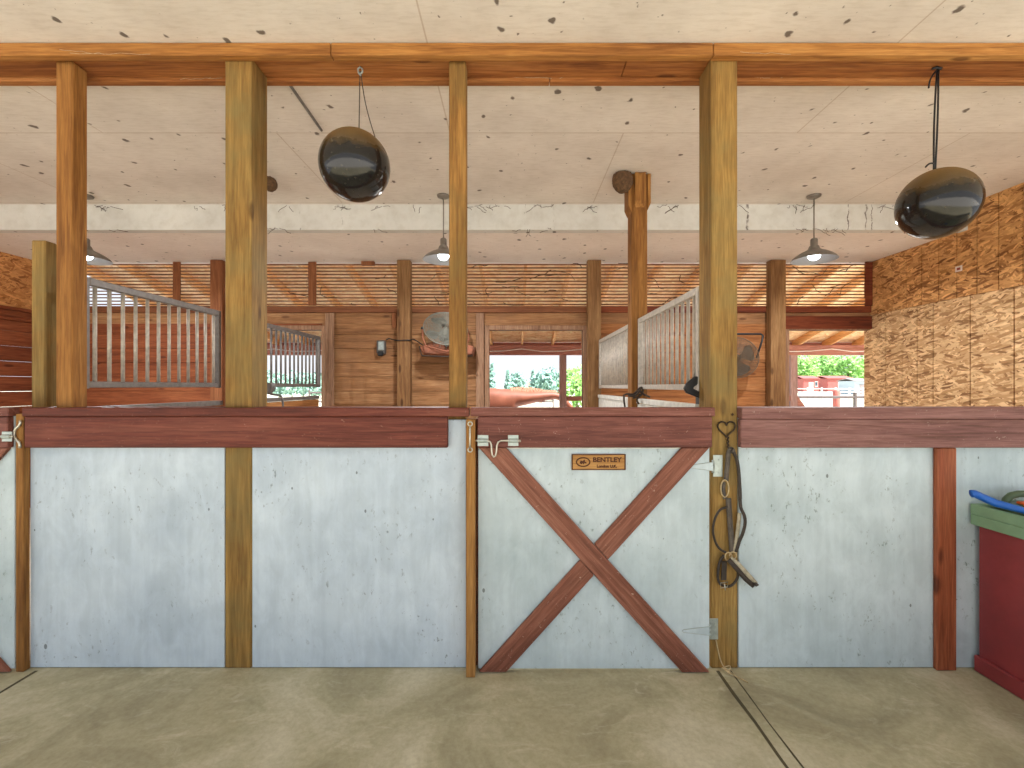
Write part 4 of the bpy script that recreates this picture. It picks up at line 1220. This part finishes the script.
for x, lab in zip(post_x, ('mauve brown porch post seen through the horse doorway', 'mauve brown porch post at the left of the rightmost doorway')):
    tag(MB().box(x - .066, x + .066, PD - .03, PD + .09, -.02, 2.093, .005).build('porch_post', M['porch_post']), lab, 'post', 'porch posts')
tag(MB().box(post_x[0] + .068, post_x[1] - .068, PD - .02, PD + .03, 1.20, 1.29, .005).build('fence_rail', M['porch_beam']), 'brown fence rail between the two porch posts', 'rail')
x = post_x[1]
tag(MB().prism([(x + .0665, 1.30), (x + .27, 1.02), (x + .36, .7), (x + .30, .66), (x + .2, .92), (x + .0665, 1.12)], 'y', PD - .02, PD + .04, .004).build('brace_board', M['porch_beam']),
    'brown slanting board braced against the porch post in the rightmost doorway', 'board')

def skin(name, verts, edges, radii, mat, parent, sub=2, root=0):
    me = bpy.data.meshes.new(name); me.from_pydata([tuple(v) for v in verts], edges, [])
    o = bpy.data.objects.new(name + '_tmp', me); C.objects.link(o)
    m = o.modifiers.new('s', 'SKIN'); m.use_smooth_shade = True
    for i, sv in enumerate(me.skin_vertices[0].data):
        r = radii[i]; sv.radius = r if isinstance(r, tuple) else (r, r); sv.use_root = (i == root)
    s = o.modifiers.new('ss', 'SUBSURF'); s.levels = sub; s.render_levels = sub
    dg = bpy.context.evaluated_depsgraph_get()
    m2 = bpy.data.meshes.new_from_object(o.evaluated_get(dg))
    bpy.data.objects.remove(o); bpy.data.meshes.remove(me)
    mb = MB(); mb.bm.from_mesh(m2); bpy.data.meshes.remove(m2)
    return mb.build(name, mat, parent, True)
HD = 10.35
def hz(x, z, dy=0): return Vector((x * 1.06 - .02, HD + dy, z - .02))
HO = thing('horse', (-.5, HD, -.02), 'chestnut horse standing beyond the porch post with lowered head', 'horse')
V, E, R_ = [], [], []
def add(p, r, link=None):
    V.append(p); R_.append(r)
    if link is not None: E.append((link, len(V) - 1))
    return len(V) - 1
c0 = add(hz(-.62, 1.14), (.31, .31))
c1 = add(hz(-1.05, 1.20), (.29, .29), c0)
c2 = add(hz(-1.32, 1.22), (.25, .26), c1)
c3 = add(hz(-.22, 1.20), (.30, .28), c0)
c4 = add(hz(.04, 1.21), (.30, .24), c3)
n1 = add(hz(.29, 1.235), (.285, .17), c4)
n2 = add(hz(.57, 1.275), (.225, .13), n1)
n3 = add(hz(.85, 1.305), (.145, .098), n2)
p0 = add(hz(1.02, 1.27), (.115, .09), n3)
p1 = add(hz(1.14, 1.13), (.10, .075), p0)
p2 = add(hz(1.27, .97), (.066, .06), p1)
p3 = add(hz(1.34, .88), (.060, .055), p2)
for s in (-1, 1):
    # forelegs
    a = add(hz(-.02, .98, s * .12), .125, c3 if s < 0 else c3)
    b = add(hz(-.03 + s * .03, .75, s * .14), .075, a)
    b2 = add(hz(.0 + s * .05, .47, s * .14), .058, b)
    b3 = add(hz(.0 + s * .05, .26, s * .14), .034, b2)
    b4 = add(hz(.02 + s * .05, .13, s * .14), .042, b3)
    b5 = add(hz(.06 + s * .05, .03, s * .14), .056, b4)
    # hind legs: stifle forward, hock back
    a = add(hz(-1.24, 1.0, s * .13), .17, c2)
    b = add(hz(-1.10 + s * .04, .80, s * .15), .12, a)
    b2 = add(hz(-1.36 + s * .04, .53, s * .14), .062, b)
    b3 = add(hz(-1.34 + s * .04, .30, s * .14), .038, b2)
    b4 = add(hz(-1.31 + s * .04, .13, s * .14), .044, b3)
    b5 = add(hz(-1.27 + s * .04, .03, s * .14), .056, b4)
skin('body', V, E, R_, M['horse'], HO)
for s in (-1, 1):
    MB().lathe([(0, .11), (.012, .09), (.028, .04), (.024, .0), (0, 0)], 12, Matrix.Translation(hz(.985, 1.385, s * .055)) @ Euler((s * -.25, .35, 0)).to_matrix().to_4x4()).build('ear', M['horse'], HO, True)
    MB().ball(hz(1.12, 1.20, s * .082), .02, 2).build('eye', M['black'], HO, True)
    for (x, zz) in ((.075 + s * .05, .0), (-1.255 + s * .04, .0)):
        MB().lathe([(0, .07), (.045, .07), (.062, .0), (0, 0)], 14, Matrix.Translation(hz(x, zz, s * .14))).build('hoof', M['hoof'], HO, True)
MB().ball(hz(1.215, 1.085), .03, 2, (1.9, 1.0, 2.6)).build('blaze', M['horse_white'], HO, True)
mb = MB()
for k in range(230):
    s = random.random()
    x = -.06 + .96 * s
    zt = 1.455 + .03 * math.sin(PI * min(1, s * 1.3)) - .075 * s
    side = -1 if random.random() < .8 else 1
    L_ = random.uniform(.12, .30) * (1 if s < .8 else .6)
    pts = [hz(x, zt - .02, 0), hz(x + random.uniform(-.02, .03), zt + .012 + random.uniform(-.008, .008), side * .04), hz(x + random.uniform(-.05, .02), zt - L_ * .4, side * (.15 - .05 * s)), hz(x + random.uniform(-.1, .0), zt - L_, side * (.19 - .07 * s))]
    mb.tube(pts, [.008, .012, .009, .003], 5)
mb.build('mane', M['mane'], HO, True)
mb = MB()
for k in range(16):
    a = random.uniform(-.05, .05); b = random.uniform(-.05, .05)
    mb.tube([hz(-1.52, 1.30), hz(-1.60 + a, 1.15, b), hz(-1.62 + a, .8, b * 1.3), hz(-1.60 + a, .5, b)], [.02, .025, .02, .006], 5)
mb.build('tail', M['mane'], HO, True)

# ------------------------------------------------------------------ far scenery
def tree(c, h, rx, kind, label, mat, n=500, ls=.16, group='trees beyond the yard'):
    t = thing('leafy_tree' if kind == 'round' else 'conifer_tree', c, label, 'tree', group)
    c = Vector(c)
    MB().tube([c, c + Vector((.05, 0, h * .3)), c + Vector((0, 0, h * .7))], [h * .03, h * .022, h * .01], 8).build('trunk', M['bark'], t, True)
    mb = MB(); b = mb.bm
    for k in range(n):
        if kind == 'round':
            v = Vector((random.gauss(0, 1), random.gauss(0, 1), random.gauss(0, 1))).normalized() * (random.random() ** .35)
            lump = 1 + .18 * math.sin(v.x * 7 + c.x) * math.cos(v.z * 6 + c.y)
            p = c + Vector((v.x * rx * lump, v.y * rx * lump, h * .56 + v.z * h * .44 * lump))
        else:
            s = random.random()
            a = random.uniform(0, 2 * PI); r = rx * (1 - s) * (.75 + .25 * math.sin(s * 40)) * random.uniform(.5, 1)
            p = c + Vector((math.cos(a) * r, math.sin(a) * r, h * (.08 + .92 * s)))
        u = Vector((random.gauss(0, 1), random.gauss(0, 1), random.gauss(0, 1))).normalized()
        w = u.orthogonal().normalized()
        sz = ls * random.uniform(.6, 1.3)
        q = [p + u * sz, p + w * sz * .6, p - u * sz, p - w * sz * .6]
        b.faces.new([b.verts.new(x) for x in q])
    mb.build('crown', mat, t)
    return t
def G(px, d): return ((px - VX) * d / F, d, -.02)
tree(G(796, 128), 11.0, 5.6, 'round', 'bright green tree at the left of the rightmost doorway', M['leaf'], 1800, .5)
tree(G(822, 138), 11.6, 6.0, 'round', 'bright green tree above the red shed, second from the left', M['leaf'], 1800, .5)
tree(G(848, 124), 10.8, 5.6, 'round', 'bright green tree above the longer red shed', M['leaf'], 1800, .5)
tree(G(878, 140), 11.4, 6.0, 'round', 'bright green tree against the strand board wall edge', M['leaf'], 1800, .5)
tree(G(576, 22), 2.5, .9, 'round', 'small green tree right of the porch post behind the horse', M['leaf'], 900, .11)
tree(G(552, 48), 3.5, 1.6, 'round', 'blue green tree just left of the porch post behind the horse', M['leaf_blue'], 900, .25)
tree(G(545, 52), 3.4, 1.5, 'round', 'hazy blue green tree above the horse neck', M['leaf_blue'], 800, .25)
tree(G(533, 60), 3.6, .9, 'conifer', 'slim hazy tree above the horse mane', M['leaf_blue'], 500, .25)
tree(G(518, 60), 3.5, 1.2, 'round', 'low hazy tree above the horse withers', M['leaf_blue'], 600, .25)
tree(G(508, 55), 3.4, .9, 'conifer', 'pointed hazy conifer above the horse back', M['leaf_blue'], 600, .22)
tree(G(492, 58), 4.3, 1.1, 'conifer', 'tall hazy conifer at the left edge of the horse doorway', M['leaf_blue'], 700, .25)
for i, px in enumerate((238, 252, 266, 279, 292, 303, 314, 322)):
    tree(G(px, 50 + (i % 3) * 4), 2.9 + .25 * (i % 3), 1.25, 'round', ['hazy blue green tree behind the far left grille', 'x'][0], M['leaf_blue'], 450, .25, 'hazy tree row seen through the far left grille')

def shed(c, w, dpt, h, roof, mat, label, rmat=None):
    t = thing('shed', c, label, 'shed'); x, y, z = c
    MB().box(x - w / 2, x + w / 2, y, y + dpt, z, z + h, .02).build('walls', mat, t)
    MB().prism([(y - .25, z + h - .05), (y + dpt / 2, z + h + roof), (y + dpt + .25, z + h - .05), (y + dpt + .25, z + h + .05), (y + dpt / 2, z + h + roof + .1), (y - .25, z + h + .05)], 'x', x - w / 2 - .2, x + w / 2 + .2).build('roof', rmat or M['roof_grey'], t)
    MB().box(x - .45, x + .45, y - .04, y - .001, z + .0, z + h * .75).build('shed_door', M['white_trim'] if mat is M['barn_red'] else M['roof_grey'], t)
    f = MB().box(x + w * .25, x + w * .25 + .6, y - .04, y - .001, z + h * .45, z + h * .8).build('shed_window', M['white_trim'], t)
    MB().box(x + w * .25 + .06, x + w * .25 + .54, y - .06, y - .041, z + h * .5, z + h * .76).build('pane', M['window'], f)
    return t
shed(G(811, 96), 3.2, 4, 3.1, .5, M['barn_red'], 'short red shed left in the rightmost doorway', M['barn_red'])
shed(G(840, 100), 5.4, 5, 3.2, .5, M['barn_red'], 'longer red shed in the middle of the rightmost doorway', M['barn_red'])
shed(G(531, 90), 6.0, 4, 2.2, .5, M['house'], 'pale distant house above the horse mane')
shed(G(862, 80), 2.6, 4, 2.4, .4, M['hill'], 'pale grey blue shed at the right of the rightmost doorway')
# white fence in the yard behind the rightmost doorway
def picket(xa, xb, y, zs, mat, label, pw=.05, step=1.2):
    t = thing('yard_fence', ((xa + xb) / 2, y, -.02), label, 'fence')
    for z in zs: MB().tube([(xa, y, z), (xb, y, z)], .035, 6).build('rail', mat, t)
    n = max(1, int((xb - xa) / step))
    for k in range(n + 1):
        x = xa + (xb - xa) * k / n
        MB().box(x - pw, x + pw, y - pw, y + pw, -.02, max(zs) + .12, .005).build('fence_post', mat, t)
    return t
x0_ = G(780, 40)[0]
picket(x0_, G(905, 40)[0], 40, (1.25, .95, .6), M['white_trim'], 'white rail fence in front of the red sheds')
picket(G(780, 11)[0], G(930, 11)[0], 11, (1.22, .75), M['pipe'], 'thin grey pipe fence across the rightmost doorway', .03, 1.55)
tag(MB().tube([Vector(G(836.5, 12)), Vector(G(836.5, 12)) + Vector((0, 0, 1.36)), Vector(G(836.5, 12)) + Vector((0, 0, 1.42))], [.085, .085, .03], 12).build('bollard', M['pink_post'], smooth=True),
    'faded red round post standing in the yard', 'post')
picket(-9, G(560, 20)[0] - .3, 20, (1.2, .8), M['pipe'], 'low pipe fence behind the horse', .03, 2.4)
mb = MB()
pts = [(-260, -.02)]
for k in range(53):
    pts.append((-260 + k * 10, 4.0 + 2.2 * math.sin(k * .7) + 1.2 * math.sin(k * 1.9)))
pts.append((260, -.02))
mb.prism(pts, 'y', 380, 470)
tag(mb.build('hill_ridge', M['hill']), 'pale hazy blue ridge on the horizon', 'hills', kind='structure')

# ------------------------------------------------------------------ light
w = bpy.data.worlds.new('sky'); bpy.context.scene.world = w; w.use_nodes = True
N, L = w.node_tree.nodes, w.node_tree.links
bg = N['Background']
tc = N.new('ShaderNodeTexCoord'); sp = N.new('ShaderNodeSeparateXYZ'); L.new(tc.outputs['Generated'], sp.inputs[0])
r = ramp(N, [(0.0, (.93, .95, 1, 1)), (.15, (.88, .93, 1, 1)), (.6, (.62, .78, 1, 1))]); L.new(sp.outputs[2], r.inputs[0])
L.new(r.outputs[0], bg.inputs['Color']); bg.inputs['Strength'].default_value = .95
su = bpy.data.lights.new('sun', 'SUN'); su.energy = 12.0; su.angle = .02; su.color = (1, .97, .93)
so = bpy.data.objects.new('sun', su); C.objects.link(so)
# high sun behind the camera, a little from the right
dirv = Vector((-.55, .34, -1.0)).normalized()
so.rotation_euler = dirv.to_track_quat('-Z', 'Y').to_euler()
so.location = (0, -4, 8)

# ------------------------------------------------------------------ camera
cam = bpy.data.cameras.new('camera'); co = bpy.data.objects.new('camera', cam); C.objects.link(co)
cam.sensor_width = 36; cam.sensor_fit = 'HORIZONTAL'; cam.lens = F / 1024 * 36
cam.shift_x = -(VX - 512) / 1024; cam.shift_y = (VY - 384) / 1024
cam.clip_start = .05; cam.clip_end = 2000
co.location = (0, 0, EYE); co.rotation_euler = (PI / 2, 0, 0)
sc = bpy.context.scene
sc.camera = co
sc.view_settings.view_transform = 'Standard'; sc.view_settings.look = 'None'
sc.view_settings.gamma = 1; sc.view_settings.use_curve_mapping = False
sc.view_settings.exposure = .22
sc.cycles.use_denoising = True
sc.cycles.max_bounces = 12; sc.cycles.diffuse_bounces = 8
